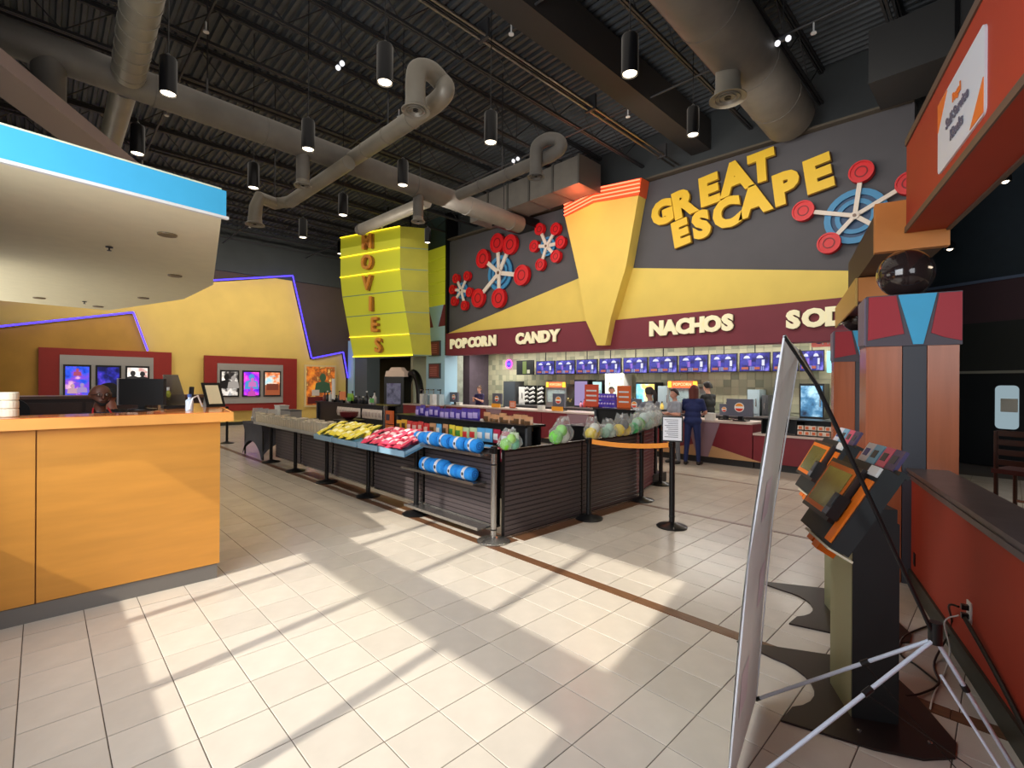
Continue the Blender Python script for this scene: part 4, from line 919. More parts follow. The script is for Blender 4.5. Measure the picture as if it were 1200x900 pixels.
# candy trays on the island
def tray(x0, x1, label):
    t = thing('candy_tray', label, 'tray', ((x0 + x1) / 2, 3.3, .9))
    MB().prism([(x0, 3.08, .80), (x0, 3.52, .96), (x0, 3.52, .935), (x0, 3.08, .775)], (x1 - x0, 0, 0), None).build('tray_floor', mat('tray_blue', (96, 146, 180), .4), t)
    MB().b2((x0, 3.07, .775), (x1, 3.085, .845)).build('front_lip', mat('tray_clear', (140, 176, 200), .25), t)
    for x in (x0, x1 - .008): MB().prism([(x, 3.08, .79), (x, 3.5, .95), (x, 3.5, 1.0), (x, 3.08, .84)], (.008, 0, 0), None).build('side', mat('tray_clear', (140, 176, 200), .25), t)
    return t
def packet(cols, w=.13, h=.17):
    t = thing('candy_bag', None, 'candy bag', (0, 0, 0))
    def f(u, v):
        b = math.sin(math.pi * u) * math.sin(math.pi * v); return ((u - .5) * w * (1 - .1 * b), (v - .5) * h, .004 + .030 * b ** .7)
    m = MB(); m.grid(f, 5, 5); m.grid(lambda u, v: Vector(f(1 - u, v)) * 1.0 - Vector((0, 0, 2 * f(1 - u, v)[2])), 5, 5); m.build('pouch', cols[0], t, smooth=True)
    m = MB(); m.grid(lambda u, v: Vector(f(.2 + .6 * u, .35 + .4 * v)) + Vector((0, 0, .003)), 3, 3); m.build('printed_patch', cols[1], t, smooth=True)
    MB().b2((-w / 2, h / 2 - .012, -.002), (w / 2, h / 2 + .008, .003)).build('seal', cols[0], t)
    return t
PINK = (mat('pack_pink', (228, 62, 96), .35), mat('pack_pale', (250, 210, 214), .4)); YEL = (mat('pack_yellow', (228, 210, 60), .35), mat('pack_green', (240, 236, 180), .4))
YEL2 = YEL
for x0, x1, lb in ((-7.62, -6.98, 'pale blue tray of yellow candy bags, left of the two'), (-6.95, -6.20, 'pale blue tray of yellow candy bags, right of the two'), (-6.15, -5.62, 'pale blue tray of pink candy bags, left of the two'), (-5.58, -4.98, 'pale blue tray of pink candy bags at the right end')):
    tray(x0, x1, lb)
PK, YK = packet(PINK), packet(YEL)
PK['label'] = 'pink candy bag lying in the blue trays'; YK['label'] = 'yellow candy bag lying in the blue trays'
random.seed(11); first = {id(PK): 1, id(YK): 1}
for src, xs, grp, lb in ((YK, (-7.56, -6.28), 'yellow candy bags in the trays', 'yellow candy bag lying in a heap on the pale blue trays'), (PK, (-6.08, -5.05), 'pink candy bags in the trays', 'pink candy bag lying in a heap on the pale blue trays')):
    n = 30
    for k in range(n):
        row = k % 3; x = xs[0] + (xs[1] - xs[0]) * (k // 3 + random.uniform(.1, .9)) / (n / 3); y = 3.17 + .13 * row; z = .815 + (y - 3.08) * .364 + .02 + .028 * (k % 2)
        o = src if first.pop(id(src), 0) else dup(src, (0, 0, 0))
        o.location = (x, y, z + .02); o.rotation_euler = (R(20 + random.uniform(-6, 12)), R(random.uniform(-14, 14)), R(random.uniform(-40, 40))); cn = lb.split()[0]; o['label'] = cn + ' candy bag in the ' + ('front', 'middle', 'back')[row] + ' of the ' + ('left' if k < n / 2 else 'right') + ' tray of ' + cn + ' bags'; o['group'] = grp

# upright clear bags in a row (cream coloured)
M_clear = mat('clear_bag', (226, 218, 200), .15, alpha=.45); M_creamf = mat('cream_filling', (206, 186, 150), .7, vary=.2, scale=40)
def cbag():
    t = thing('snack_tub', None, 'tub', (0, 0, 0))
    MB().lathe([(.042, 0), (.052, .14), (.055, .20), (.050, .20), (.046, .14)], (0, 0, 0), 14).build('clear_tub', M_clear, t, smooth=True)
    MB().lathe([(.040, .004), (.047, .13), (.03, .15), (.001, .155)], (0, 0, 0), 12).build('filling', M_creamf, t, smooth=True)
    MB().lathe([(.056, .196), (.056, .208), (.001, .212)], (0, 0, 0), 14).build('lid', mat('tub_lid', (214, 204, 184), .3, alpha=.7), t)
    return t
sh2 = thing('tub_shelf', 'narrow clear-fronted shelf carrying the row of cream snack tubs', 'shelf', (-9.4, 3.4, .8))
MB().b2((-11.2, 3.24, .772), (-7.68, 3.5, .785)).build('shelf_board', M_chrome, sh2); MB().b2((-11.2, 3.235, .772), (-7.68, 3.24, .83)).build('clear_lip', mat('tray_clear2', (200, 200, 196), .2, alpha=.5), sh2)
T0 = cbag(); k = 0
for i in range(30):
    for j in range(2):
        o = T0 if k == 0 else dup(T0, (0, 0, 0)); k += 1
        o.location = (-11.12 + .117 * i, 3.305 + .125 * j, .787); o.scale.z = random.uniform(.86, 1.15); o['label'] = 'clear tub of cream coloured snacks, %s row, %s third of the long shelf' % (('front', 'back')[j], ('left', 'middle', 'right')[i // 10]); o['group'] = 'cream snack tubs'
# clear cones and chair-like risers on the clothed table
tb = thing('clothed_table', 'table under a stretched charcoal cloth at the far left end of the island', 'table', (-11.6, 3.9, 0))
M_spx = mat('spandex', (58, 58, 66), .75, vary=.1, scale=4)
X0, X1, Y0, Y1, TH = -12.35, -11.0, 3.33, 4.35, .76
MB().b2((X0, Y0, TH - .02), (X1, Y1, TH)).build('cloth_top', M_spx, tb)
def arch(u): return .0 + .36 * math.sin(math.pi * u) ** .6
for a, b in (((X0, Y0), (X1, Y0)), ((X1, Y0), (X1, Y1)), ((X1, Y1), (X0, Y1)), ((X0, Y1), (X0, Y0))):
    A = Vector((*a, 0)); B = Vector((*b, 0)); cen = Vector(((X0 + X1) / 2, (Y0 + Y1) / 2, 0))
    MB().grid(lambda u, v: (A + (B - A) * u) * (1 - .09 * math.sin(math.pi * v) * (1 - .0)) + cen * (.09 * math.sin(math.pi * v)) + Vector((0, 0, arch(u) + (TH - .01 - arch(u)) * v)), 16, 8).build('cloth_side', M_spx, tb, smooth=True)
for x in (X0 + .05, X1 - .05):
    for y in (Y0 + .05, Y1 - .05): MB().tube([(x, y, 0), (x, y, TH - .02)], .018, 8).build('leg', M_mblack, tb)
M_acr = mat('clear_acrylic', (196, 196, 196), .2, alpha=.6)
for k, (x, y, lb) in enumerate(((-12.15, 3.5, 'left'), (-11.75, 3.5, 'middle'), (-11.35, 3.55, 'right'))):
    t = thing('acrylic_riser', 'pointed clear plastic riser on the clothed table, the %s one of three' % lb, 'display stand', (x, y, TH), group='clear risers')
    MB().prism([(x - .17, y, TH), (x + .17, y, TH), (x + .03, y, TH + .30), (x - .03, y, TH + .30)], (0, .2, 0), None).build('shell', M_acr, t)
    MB().ball((x + .02, y - .02, TH + .08), .03, 10).build('white_tag', M_white, t)
wc = thing('white_box', 'white box standing behind the pointed risers on the clothed table', 'box', (-11.9, 4.0, TH))
MB().b2((-12.1, 3.95, TH), (-11.75, 4.15, TH + .34)).build('box_body', mat('box_white', (220, 220, 212), .5), wc); MB().b2((-12.11, 3.94, TH + .34), (-11.74, 4.16, TH + .36)).build('lid', M_white, wc)
gb = thing('grey_box', 'grey box to the right of the white box on the clothed table', 'box', (-11.5, 4.0, TH))
MB().b2((-11.68, 3.95, TH), (-11.1, 4.2, TH + .26)).build('box_body', mat('box_grey', (150, 146, 142), .5), gb); MB().b2((-11.69, 3.94, TH + .26), (-11.09, 4.21, TH + .275)).build('lid', M_dgrey, gb)

# inner gondolas
def gondola(x0, x1, y, h, label, d=.4):
    t = thing('display_gondola', label, 'display unit', ((x0 + x1) / 2, y, 0))
    MB().b2((x0, y, 0), (x1, y + d, .16)).build('plinth', M_mblack, t); MB().b2((x0, y + .06, .16), (x1, y + .12, h)).build('back_panel', M_black, t)
    for x in (x0, x1 - .04): MB().b2((x, y + .02, .1), (x + .04, y + .1, h + .02)).build('upright', M_dgrey, t)
    MB().b2((x0, y - .02, h), (x1, y + d, h + .03)).build('top_shelf', M_mblack, t)
    MB().b2((x0 + .04, y + .3, .16), (x1 - .04, y + .34, h)).build('rear_panel', M_black, t)
    return t
gondola(-8.0, -4.6, 4.75, 1.05, 'black gondola hung with coloured candy bags in the middle of the island')
gondola(-12.3, -8.9, 5.0, 1.16, 'black gondola with clear snack bags, left part of the island')
gondola(-4.62 - .0, -4.0, 5.6, 1.02, 'short black cabinet unit behind the hanging bags', .5)
gondola(-5.2, -4.1, 7.1, 1.20, 'black counter unit with leaflets on top, behind the right side bags', .6)
def hbag(cols, w=.168, h=.2):
    t = thing('hanging_bag', None, 'candy bag', (0, 0, 0))
    def f(u, v):
        b = math.sin(math.pi * u) * math.sin(math.pi * v); return ((u - .5) * w, -.004 - .035 * b ** .7, -v * h)
    m = MB(); m.grid(f, 5, 6); m.grid(lambda u, v: (f(1 - u, v)[0], -f(1 - u, v)[1] * .6, f(1 - u, v)[2]), 5, 6); m.build('pouch', cols[0], t, smooth=True)
    m = MB(); m.grid(lambda u, v: Vector(f(.18 + .64 * u, .3 + .45 * v)) + Vector((0, -.004, 0)), 3, 3); m.build('printed_patch', cols[1], t, smooth=True)
    MB().tube([(0, .05, .01), (0, -.03, .012)], .003, 5).build('peg', M_chrome, t)
    return t
def pm(n, c): return mat('pk_' + n, c, .35)
KIN = [('gold', (pm('gold', (226, 168, 38)), pm('dark', (90, 60, 30)))), ('red', (pm('red', (200, 44, 44)), pm('pinkish', (240, 190, 180)))), ('tan', (pm('tan', (190, 140, 100)), pm('dark', (90, 60, 30)))),
       ('light blue', (pm('lblue', (90, 170, 226)), pm('white', (230, 232, 236)))), ('yellow', (pm('yell', (232, 212, 60)), pm('green', (80, 150, 60)))), ('pale green', (pm('pgreen', (190, 214, 170)), pm('redp', (216, 60, 60)))), ('crimson', (pm('crim', (170, 30, 66)), pm('white', (230, 232, 236)))), ('violet', (pm('viol', (70, 50, 150)), pm('lilac', (190, 170, 230))))]
protos = {}
def hang(kind, x, y, z, label, grp):
    if kind not in protos: protos[kind] = o = hbag(dict(KIN)[kind])
    else: o = dup(protos[kind], (0, 0, 0))
    o.location = (x, y, z); o.rotation_euler.z = R(random.uniform(-6, 6)); o['label'] = label; o['group'] = grp
row = ['gold', 'gold', 'red', 'red', 'red', 'red', 'tan', 'light blue', 'tan', 'yellow', 'yellow', 'pale green', 'pale green', 'light blue', 'light blue', 'crimson', 'crimson', 'pale green']
for r_, (z, nm) in enumerate(((.98, 'upper'), (.74, 'lower'))):
    for i, kd in enumerate(row):
        hang(kd, -7.85 + .178 * i, 4.74, z + random.uniform(-.012, .012), '%s candy bag hanging in the %s row of the middle gondola' % (kd, nm), '%s bags, %s row of the middle gondola' % (kd, nm))
for i in range(12): hang('violet', -7.5 + .15 * i + random.uniform(-.02, .02), 4.92, 1.25 + random.uniform(-.03, .02), 'violet bag standing along the left of the middle gondola top', 'violet bags on the gondola top')
for i in range(9): hang('tan', -5.6 + .11 * i, 4.92 + .02 * (i % 2), 1.20 + random.uniform(-.03, .02), 'small tan bag standing along the right of the middle gondola top', 'tan bags on the gondola top')
KIN.append(('clear', (mat('clear_pouch', (206, 190, 178), .3), mat('clear_label', (180, 160, 150), .5))))
for r_ in range(1):
    for i in range(14): hang('clear', -10.9 + .14 * i + (.12 if i > 7 else 0), 4.97, 1.10, 'pale snack bag hanging in the row on the left gondola', 'pale snack bags on the left gondola')
for k, (x, lb) in enumerate(((-10.4, 'left'), (-9.35, 'right'))):
    t = thing('price_card', 'small green price card above the pale snack bags, the %s one' % lb, 'price card', (x, 5.0, 1.2))
    MB().b2((x - .09, 4.98, 1.24), (x + .09, 4.985, 1.33)).build('card', mat('card_green', (90, 170, 80), .5), t); MB().b2((x - .02, 4.985, 1.19), (x + .02, 4.99, 1.25)).build('clip', M_chrome, t)
t = thing('orange_sign_stack', 'orange framed cards on the post between the two gondolas', 'sign', (-8.5, 4.9, 0))
MB().b2((-8.72, 4.9, 0), (-8.66, 4.96, 1.2)).build('post', M_chrome, t)
for z in (.98, .70): f = MB().b2((-8.64, 4.9, z - .13), (-8.36, 4.93, z + .13)).build('card', mat('card_orange', (214, 100, 40), .5), t); MB().b2((-8.60, 4.89, z - .06), (-8.48, 4.9, z + .06)).build('printed_panel', mat('card_dark', (60, 50, 60), .5), f)
# coffee / condiment bits on the far left gondola top
random.seed(5)
for i in range(16):
    x = -12.1 + .17 * i; h = random.uniform(.12, .26)
    col, nm = random.choice([((24, 24, 26), 'black'), ((210, 206, 200), 'white'), ((120, 60, 50), 'brown'), ((60, 58, 62), 'grey')])
    t = thing('bottle', nm + ' bottle standing among the bottles on the left gondola top', 'bottle', (x, 5.15, 1.19), group=nm + ' bottles on the left gondola')
    MB().lathe([(.04, 0), (.045, .01), (.045, h * .6), (.016, h * .8), (.016, h)], (x, 5.15, 1.19), 12).build('bottle_body', mat('btl_' + nm, col, .3), t, smooth=True)
    MB().lathe([(.02, 0), (.02, .03)], (x, 5.15, 1.19 + h), 10).build('cap', M_black if nm != 'black' else M_white, t)
for x, col, w, h, nm in ((-11.35, (236, 232, 226), .14, .5, 'tall white'), (-10.85, (240, 140, 80), .3, .2, 'orange'), (-10.45, (150, 200, 70), .26, .16, 'green')):
    t = thing('placard', nm + ' placard standing on the left gondola top', 'sign', (x, 5.05, 1.19))
    MB().b2((x - w / 2, 5.03, 1.25), (x + w / 2, 5.05, 1.25 + h)).build('panel', mat('plc_' + nm.replace(' ', '_'), col, .5), t); MB().b2((x - .05, 5.02, 1.19), (x + .05, 5.08, 1.26)).build('foot', M_black, t)
t = thing('maroon_bowl', 'round maroon bowl on the left part of the island', 'bowl', (-8.45, 4.0, .75))
MB().b2((-8.7, 3.85, 0), (-8.2, 4.25, .98)).build('stand', M_black, t); MB().lathe([(.06, 0), (.15, .06), (.17, .14), (.15, .14), (.05, .02)], (-8.45, 4.05, .98), 18).build('bowl', mat('maroon_glaze', (96, 30, 34), .3), t, smooth=True)

# bags of soft balls along the rim of the island
M_film = mat('clear_film', (225, 230, 232), .12, alpha=.22, bump=1.0, scale=22)
def ballbag(cols, s=1.0):
    t = thing('toy_bag', None, 'bag of toys', (0, 0, 0)); random.seed(int(sum(cols[0])) + int(s * 100))
    for k, (x, y, z) in enumerate(((-.085, 0, .085), (.08, .02, .08), (.0, -.02, .16))):
        MB().ball((x * s, y * s, z * s), (.09 if k < 2 else .075) * s, 14).build('soft_ball', mat('ball_%d_%d_%d' % tuple(cols[k]), cols[k], .55, emit=cols[k], estr=.0), t, smooth=True)
    m = MB(); m.lathe([(.06 * s, 0), (.15 * s, .02 * s), (.19 * s, .08 * s), (.185 * s, .15 * s), (.15 * s, .21 * s), (.11 * s, .26 * s), (.10 * s, .31 * s)], (0, 0, 0), 18)
    o = m.build('clear_bag', M_film, t)
    px = random.uniform(-.06, .06)
    for v in o.data.vertices:
        f = 1 + random.uniform(-.16, .16); h = v.co.z / (.31 * s); v.co.x = v.co.x * f * (1.05 - .1 * h) + px * h * s; v.co.y *= f * .62; v.co.z += random.uniform(-.03, .03) * s * h
    MB().box((px * s, 0, .285 * s), (.05 * s, .012, .03 * s)).build('paper_tag', M_white, t)
    return t
for x, y, z, cols, s, lb in ((-3.72, 3.60, .95, [(120, 200, 50), (90, 190, 150), (150, 220, 60)], .72, 'green-filled clear bag on the front corner post'),
    (-3.72, 4.42, .95, [(110, 200, 70), (220, 230, 225), (130, 215, 80)], .95, 'clear bag with green and white balls on the right side rim'),
    (-3.70, 5.05, .95, [(232, 208, 40), (228, 200, 36), (220, 226, 220)], .9, 'clear bag of yellow shapes, nearest the belt post'), (-3.70, 5.38, .95, [(150, 200, 180), (190, 214, 200), (170, 210, 190)], .8, 'clear bag of pale green shapes between two yellow ones'),
    (-3.70, 5.72, .95, [(230, 206, 44), (224, 198, 40), (40, 40, 40)], .95, 'second clear bag of yellow shapes, farther along the rim'), (-3.72, 6.08, .96, [(50, 180, 110), (60, 190, 120), (170, 210, 190)], .9, 'clear bag with a bright emerald ball'),
    (-3.82, 6.45, .98, [(110, 200, 90), (160, 200, 190), (200, 220, 220)], 1.1, 'large clear bag with a lime ball above the reflection-tinted panel'), (-3.94, 6.85, .98, [(160, 200, 190), (190, 190, 190), (200, 215, 215)], 1.15, 'clear bag of pale balls above the reflection-tinted panel'),
    (-4.04, 7.22, .98, [(190, 200, 200), (150, 190, 180), (210, 215, 215)], 1.1, 'clear bag of grey-white balls at the far end of the rim')):
    t = ballbag(cols, s); t.location = (x + .0, y, z); t.rotation_euler.z = R(90 + random.uniform(-15, 15)); t['label'] = lb

# ================================================================ concession counter
M_cnt = mat('counter_red', (126, 34, 44), .45, vary=.05); M_ctop = mat('counter_top', (206, 186, 176), .3); M_kick = mat('kick_dark', (46, 44, 44), .5)
ct = thing('concession_counter', 'long dark red concession counter with a pale top', 'counter', (-8, 10.1, 0)); CY = 10.1
secs = [(-15.6, -13.72, .90), (-13.70, -11.6, .90), (-11.58, -9.2, .90), (-9.18, -6.2, .90), (-6.18, -3.55, .90), (-3.53, -1.3, .70)]
for a, b, h in secs:
    dp = .48 if a < -14 else .72; CY = 9.58 if a < -14 else 10.1; MB().b2((a, CY, .14), (b, CY + dp, h - .03)).build('front_panel', M_cnt, ct); MB().b2((a, CY + .06, 0), (b, CY + dp - .02, .14)).build('toe_kick', M_kick, ct); MB().b2((a, CY - .03, h - .03), (b, CY + dp + .03, h + .01)).build('counter_top', M_ctop, ct)
CY = 10.1
for c in (-4.55, -7.9, -11.2):
    MB().prism([(c - .36, CY - .012, .86), (c + .36, CY - .012, .86), (c + .12, CY - .012, .14), (c - .12, CY - .012, .14)], (0, .01, 0), None).build('grey_wedge', mat('counter_wedge', (150, 120, 130), .4), ct)
    MB().prism([(c - 1.2, CY - .008, .14), (c - .12, CY - .008, .40), (c + .12, CY - .008, .40), (c + 1.2, CY - .008, .14)], (0, .007, 0), None).build('tan_facet', mat('counter_tan', (196, 150, 104), .5), ct)
rc = thing('display_case', 'open display case with orange and white packets at the low end of the counter', 'display case', (-2.7, 10.3, .71))
MB().b2((-3.4, 10.15, .712), (-2.2, 10.2, .72)).build('case_floor', M_black, rc); MB().b2((-3.4, 10.65, .712), (-2.2, 10.7, 1.0)).build('case_back', M_black, rc); MB().b2((-3.4, 10.15, .99), (-2.2, 10.7, 1.01)).build('case_top', M_mblack, rc)
for x in (-3.4, -2.8, -2.22): MB().b2((x, 10.15, .712), (x + .02, 10.7, 1.0)).build('divider', M_black, rc)
random.seed(9)
for k in range(10):
    x = -2.72 + .11 * (k % 5); z = .725 + .1 * (k // 5); t = thing('snack_packet', 'orange and white striped snack packet piled in the display case', 'snack packet', (x, 10.2, z), group='striped packets in the case')
    MB().box((x, 10.22, z + .045), (.1, .12, .075), R(random.uniform(-15, 15)), .9).build('packet_body', mat('packet_white', (236, 222, 206), .5), t); MB().box((x, 10.155, z + .045), (.05, .01, .05)).build('orange_print', mat('packet_orange', (220, 110, 60), .5), t)
t = thing('white_cup', 'white cup in the left bay of the display case', 'cup', (-3.2, 10.2, .72)); MB().lathe([(.035, 0), (.05, .16), (.052, .16), (.05, .165)], (-3.15, 10.26, .722), 14).build('cup_body', M_white, t, smooth=True)

# registers seen from behind
M_scr = mat('screen_back', (96, 98, 112), .4, .2); M_logo_r = mat('emblem_red', (214, 60, 40), .4); M_logo_b = mat('emblem_blue', (40, 60, 140), .4)
def emblem(par, x, y, z, r):
    disc(MB(), x, z, r, y - .006, .006, 24).build('emblem_disc', mat('emblem_white', (240, 238, 232), .4), par)
    def seg(a0, a1, m, nm): MB().prism([(x + r * .86 * math.cos(R(a0 + (a1 - a0) * k / 12)), y - .010, z + r * .86 * math.sin(R(a0 + (a1 - a0) * k / 12))) for k in range(13)], (0, .003, 0), None).build(nm, m, par)
    seg(15, 165, mat('emblem_orange', (238, 150, 50), .4), 'emblem_top'); seg(195, 345, M_logo_b if r > .13 else M_logo_r, 'emblem_bottom')
def register(x, y, z, w, h, lb, orange=False):
    t = thing('register', lb, 'cash register', (x, y, z))
    MB().box((x, y, z + .10 + h / 2), (w, .06, h)).build('screen_back', M_scr, t); MB().box((x, y + .05, z + .07), (.09, .07, .14)).build('neck', M_mblack, t); MB().box((x, y + .08, z + .012), (.26, .24, .024)).build('foot', M_mblack, t)
    emblem(t, x, y - .03, z + .10 + h * .52, min(w, h) * .27)
    if orange: MB().box((x, y - .07, z + .06), (w * .95, .02, .12)).build('orange_plate', mat('orange_plate', (244, 168, 46), .5), t)
    return t
def xa(u, Y=10.35): return ay(u, 480, Y).x
register(ay(530, 480, 10.35).x + .12, 10.35, .91, .44, .34, 'grey register with a round emblem on the far left of the counter')
register(xa(583, 10.35), 10.35, .91, .42, .34, 'grey register with a round emblem, second from the left, orange plate below', True)
register(xa(655), 10.35, .91, .42, .38, 'grey register with a round emblem below the left popcorn sign', True)
register(xa(744), 10.35, .91, .36, .30, 'pale register with an orange emblem behind the grey-shirted woman')
register(xa(867), 10.35, .91, .52, .36, 'wide dark screen with a big round emblem, right part of the counter')
register(xa(846), 10.5, .91, .2, .24, 'small dark card terminal screen beside the wide emblem screen')

# menu screens
def menu():
    t = thing('menu_screen', None, 'screen', (0, 0, 0)); w, h = .80, .47
    MB().b2((-w / 2, 0, 0), (w / 2, .05, h)).build('housing', M_black, t)
    d = MB().b2((-w / 2 + .02, -.004, .02), (w / 2 - .02, 0, h - .02)).build('display', picmat('menu_blue', [(8, 8, 30), (18, 18, 78), (40, 40, 120), (90, 86, 160)], 5.0, .62), t)
    c1, c2, c3, c4 = emat('m_white', (226, 228, 240), .85), emat('m_lilac', (160, 110, 220), .7), emat('m_orange', (200, 100, 70), .7), emat('m_grey', (150, 160, 200), .8)
    for s, (dx, c) in enumerate(((-.2, c2), (.14, c1))):
        MB().prism([(dx + .085 * math.cos(a) , -.006, .33 + .07 * math.sin(a)) for a in [math.pi * k / 10 for k in range(11)]], (0, .001, 0), None).build('printed_cap', c1, t)
        MB().b2((dx - .10, -.006, .17), (dx + .02, -.005, .30)).build('printed_shape', emat('m_blue2', (44, 50, 170), .7), t); MB().b2((dx + .05, -.007, .15), (dx + .12, -.005, .29)).build('printed_shape', c if s else c2, t)
    MB().b2((-.34, -.006, .06), (-.16, -.005, .12)).build('caption_bar', c3, t); MB().b2((.0, -.006, .06), (.14, -.005, .12)).build('caption_bar', c3, t)
    for k in range(5): MB().b2((-.12 + .045 * k + (.16 if k > 2 else 0), -.006, .035), (-.095 + .045 * k + (.16 if k > 2 else 0), -.005, .13)).build('caption_bar', c4, t)
    MB().tube([(0, .03, h), (0, .03, 1.0)], .015, 8).build('ceiling_mount', M_mblack, t)
    return t
MN = menu(); edges = [(628, 650), (651, 674), (675, 700), (702, 728), (730, 759), (760, 794), (795, 830), (832, 864), (866, 903), (905, 936), (937, 966)]
ordn = ['first from the left', 'second', 'third', 'fourth', 'fifth', 'sixth', 'seventh', 'eighth', 'ninth', 'tenth, behind the banner', 'last on the right']
for k, (a, b) in enumerate(edges):
    xx0, xx1 = ay(a, 430, 12.4).x, ay(b, 430, 12.4).x
    o = MN if k == 0 else dup(MN, (0, 0, 0)); o.location = ((xx0 + xx1) / 2, 12.4, 1.98); o.scale.x = (xx1 - xx0) / .82
    o['label'] = 'blue and violet menu screen with white caps over the counter, ' + ordn[k]; o['group'] = 'menu screens over the counter'
t = thing('promo_screen', 'dark screen with a yellow-green picture, tilted, left of the menu screens', 'screen', (-12.1, 12.3, 2.0)); x = ay(615, 430, 12.4).x
MB().b2((x - .42, 12.4, 1.98), (x + .42, 12.45, 2.5)).build('housing', M_black, t); MB().b2((x - .1, 12.39, 2.02), (x + .08, 12.4, 2.46)).build('picture_strip', emat('p_lime', (120, 140, 60), .8), t); MB().b2((x + .12, 12.39, 2.03), (x + .25, 12.4, 2.16)).build('picture_spot', emat('p_cream', (220, 214, 180), .8), t)
t = thing('neon_sign', 'small round violet and pink neon sign on the kitchen tiles', 'neon sign', (-13, 12.9, 2.2)); c = ay(596, 426, 12.9)
ring(MB(), c.x, c.z, .15, .18, 12.9, .03).build('outer_tube', emat('n_pink', (255, 90, 200), 2.0), t); disc(MB(), c.x, c.z, .13, 12.92, .03).build('glow_panel', emat('n_violet', (90, 50, 240), 1.5), t); MB().b2((c.x - .1, 12.9, c.z - .03), (c.x + .1, 12.92, c.z + .03)).build('inner_bar', emat('n_blue', (80, 100, 255), 2.2), t)
t = thing('pickup_sign', 'salmon Pick Up sign hanging at the right end of the kitchen', 'sign', (-2.2, 10.9, 2.5))
a = ay(951, 391, 10.75); b = ay(984, 405, 10.75)
MB().b2((a.x, 10.75, b.z), (b.x, 10.78, a.z)).build('panel', mat('salmon', (222, 120, 110), .5, emit=(222, 120, 110), estr=.25), t); disc(MB(), a.x + .13, (a.z + b.z) / 2 + .02, .09, 10.74, .01, 18).build('blue_badge', M_logo_b, t); text('lettering', 'Pick Up', .17, M_white, (a.x + .44, 10.742, (a.z + b.z) / 2 - .03), 0, 0, t, .003, .004)
for x in (a.x + .05, b.x - .05): MB().tube([(x, 10.765, a.z), (x, 10.765, 2.98)], .006, 6).build('hanger', M_mblack, t)
t = thing('blue_panel', 'pale blue blank panel right of the last menu screen', 'panel', (-2.4, 12.4, 2.0)); a = ay(969, 411, 12.4); b = ay(983, 436, 12.4)
MB().b2((a.x, 12.4, b.z), (b.x + .1, 12.44, a.z)).build('board', mat('aqua_panel', (110, 190, 206), .4, emit=(110, 190, 206), estr=.3), t); MB().tube([(a.x + .2, 12.42, a.z), (a.x + .2, 12.42, 2.98)], .01, 6).build('hanger', M_mblack, t)

# back counter and equipment
bc_ = thing('back_counter', 'steel back counter along the kitchen wall', 'counter', (-8, 12.4, 0))
for k in range(6): x0 = -12.5 + 1.85 * k; MB().b2((x0, 12.3, .1), (x0 + 1.83, 12.97, .88)).build('cabinet', M_dgrey, bc_); MB().b2((x0 + .9, 12.29, .15), (x0 + .92, 12.3, .85)).build('door_gap', M_black, bc_)
MB().b2((-12.52, 12.27, .88), (-1.4, 12.97, .92)).build('steel_top', M_steel, bc_); MB().b2((-12.5, 12.35, 0), (-1.4, 12.9, .1)).build('plinth', M_black, bc_)
M_psign = mat('popcorn_sign', (240, 90, 40), .5, emit=(255, 90, 50), estr=.9); M_glass = mat('cabinet_glass', (190, 214, 220), .08, alpha=.35)
def popcorn(x, z, w, lb):
    t = thing('popcorn_warmer', lb, 'popcorn machine', (x, 12.5, .92))
    MB().b2((x - w / 2, 12.35, .92), (x + w / 2, 12.85, 1.05)).build('base', M_steel, t); MB().b2((x - w / 2, 12.8, 1.05), (x + w / 2, 12.85, z)).build('back', M_steel, t); MB().b2((x - w / 2, 12.35, z), (x + w / 2, 12.85, z + .08)).build('roof', M_steel, t)
    for s in (-1, 1): MB().b2((x + s * w / 2 - .02, 12.35, 1.05), (x + s * w / 2 + .02, 12.39, z)).build('corner_post', M_steel, t)
    MB().b2((x - w / 2 + .02, 12.37, 1.05), (x + w / 2 - .02, 12.375, z)).build('glass_front', M_glass, t)
    s = MB().b2((x - w * .42, 12.32, z - .02), (x + w * .42, 12.35, z + .15)).build('red_sign', M_psign, t); text('lettering', 'POPCORN', .11, emat('sign_pale', (255, 226, 160), 1.0), (x, 12.315, z + .065), 0, 0, t, .002, .003)
    for s in (-1, 1): MB().b2((x + s * w * .42 - .05, 12.31, z - .02), (x + s * w * .42 + .05, 12.35, z + .15)).build('sign_end', mat('sign_end', (250, 180, 50), .5, emit=(250, 180, 50), estr=.8), t)
    m = MB(); random.seed(2)
    for k in range(60): m.ball((x + random.uniform(-.4, .4) * w, 12.45 + random.uniform(0, .3), 1.07 + random.uniform(0, .12)), .035, 6)
    o = m.build('popcorn', mat('popcorn_cream', (240, 220, 150), .8), t); o['kind'] = 'stuff'
    kt = MB().lathe([(.12, 0), (.13, .14), (.02, .16)], (x, 12.6, z - .25), 16).build('kettle', M_steel, t, smooth=True)
X = lambda u, Y=12.5: ay(u, 450, Y).x
popcorn(X(655), 1.57, .85, 'popcorn warmer with a glowing red sign, left part of the kitchen')
popcorn(X(803), 1.60, .85, 'popcorn warmer with a glowing red sign behind the two customers')
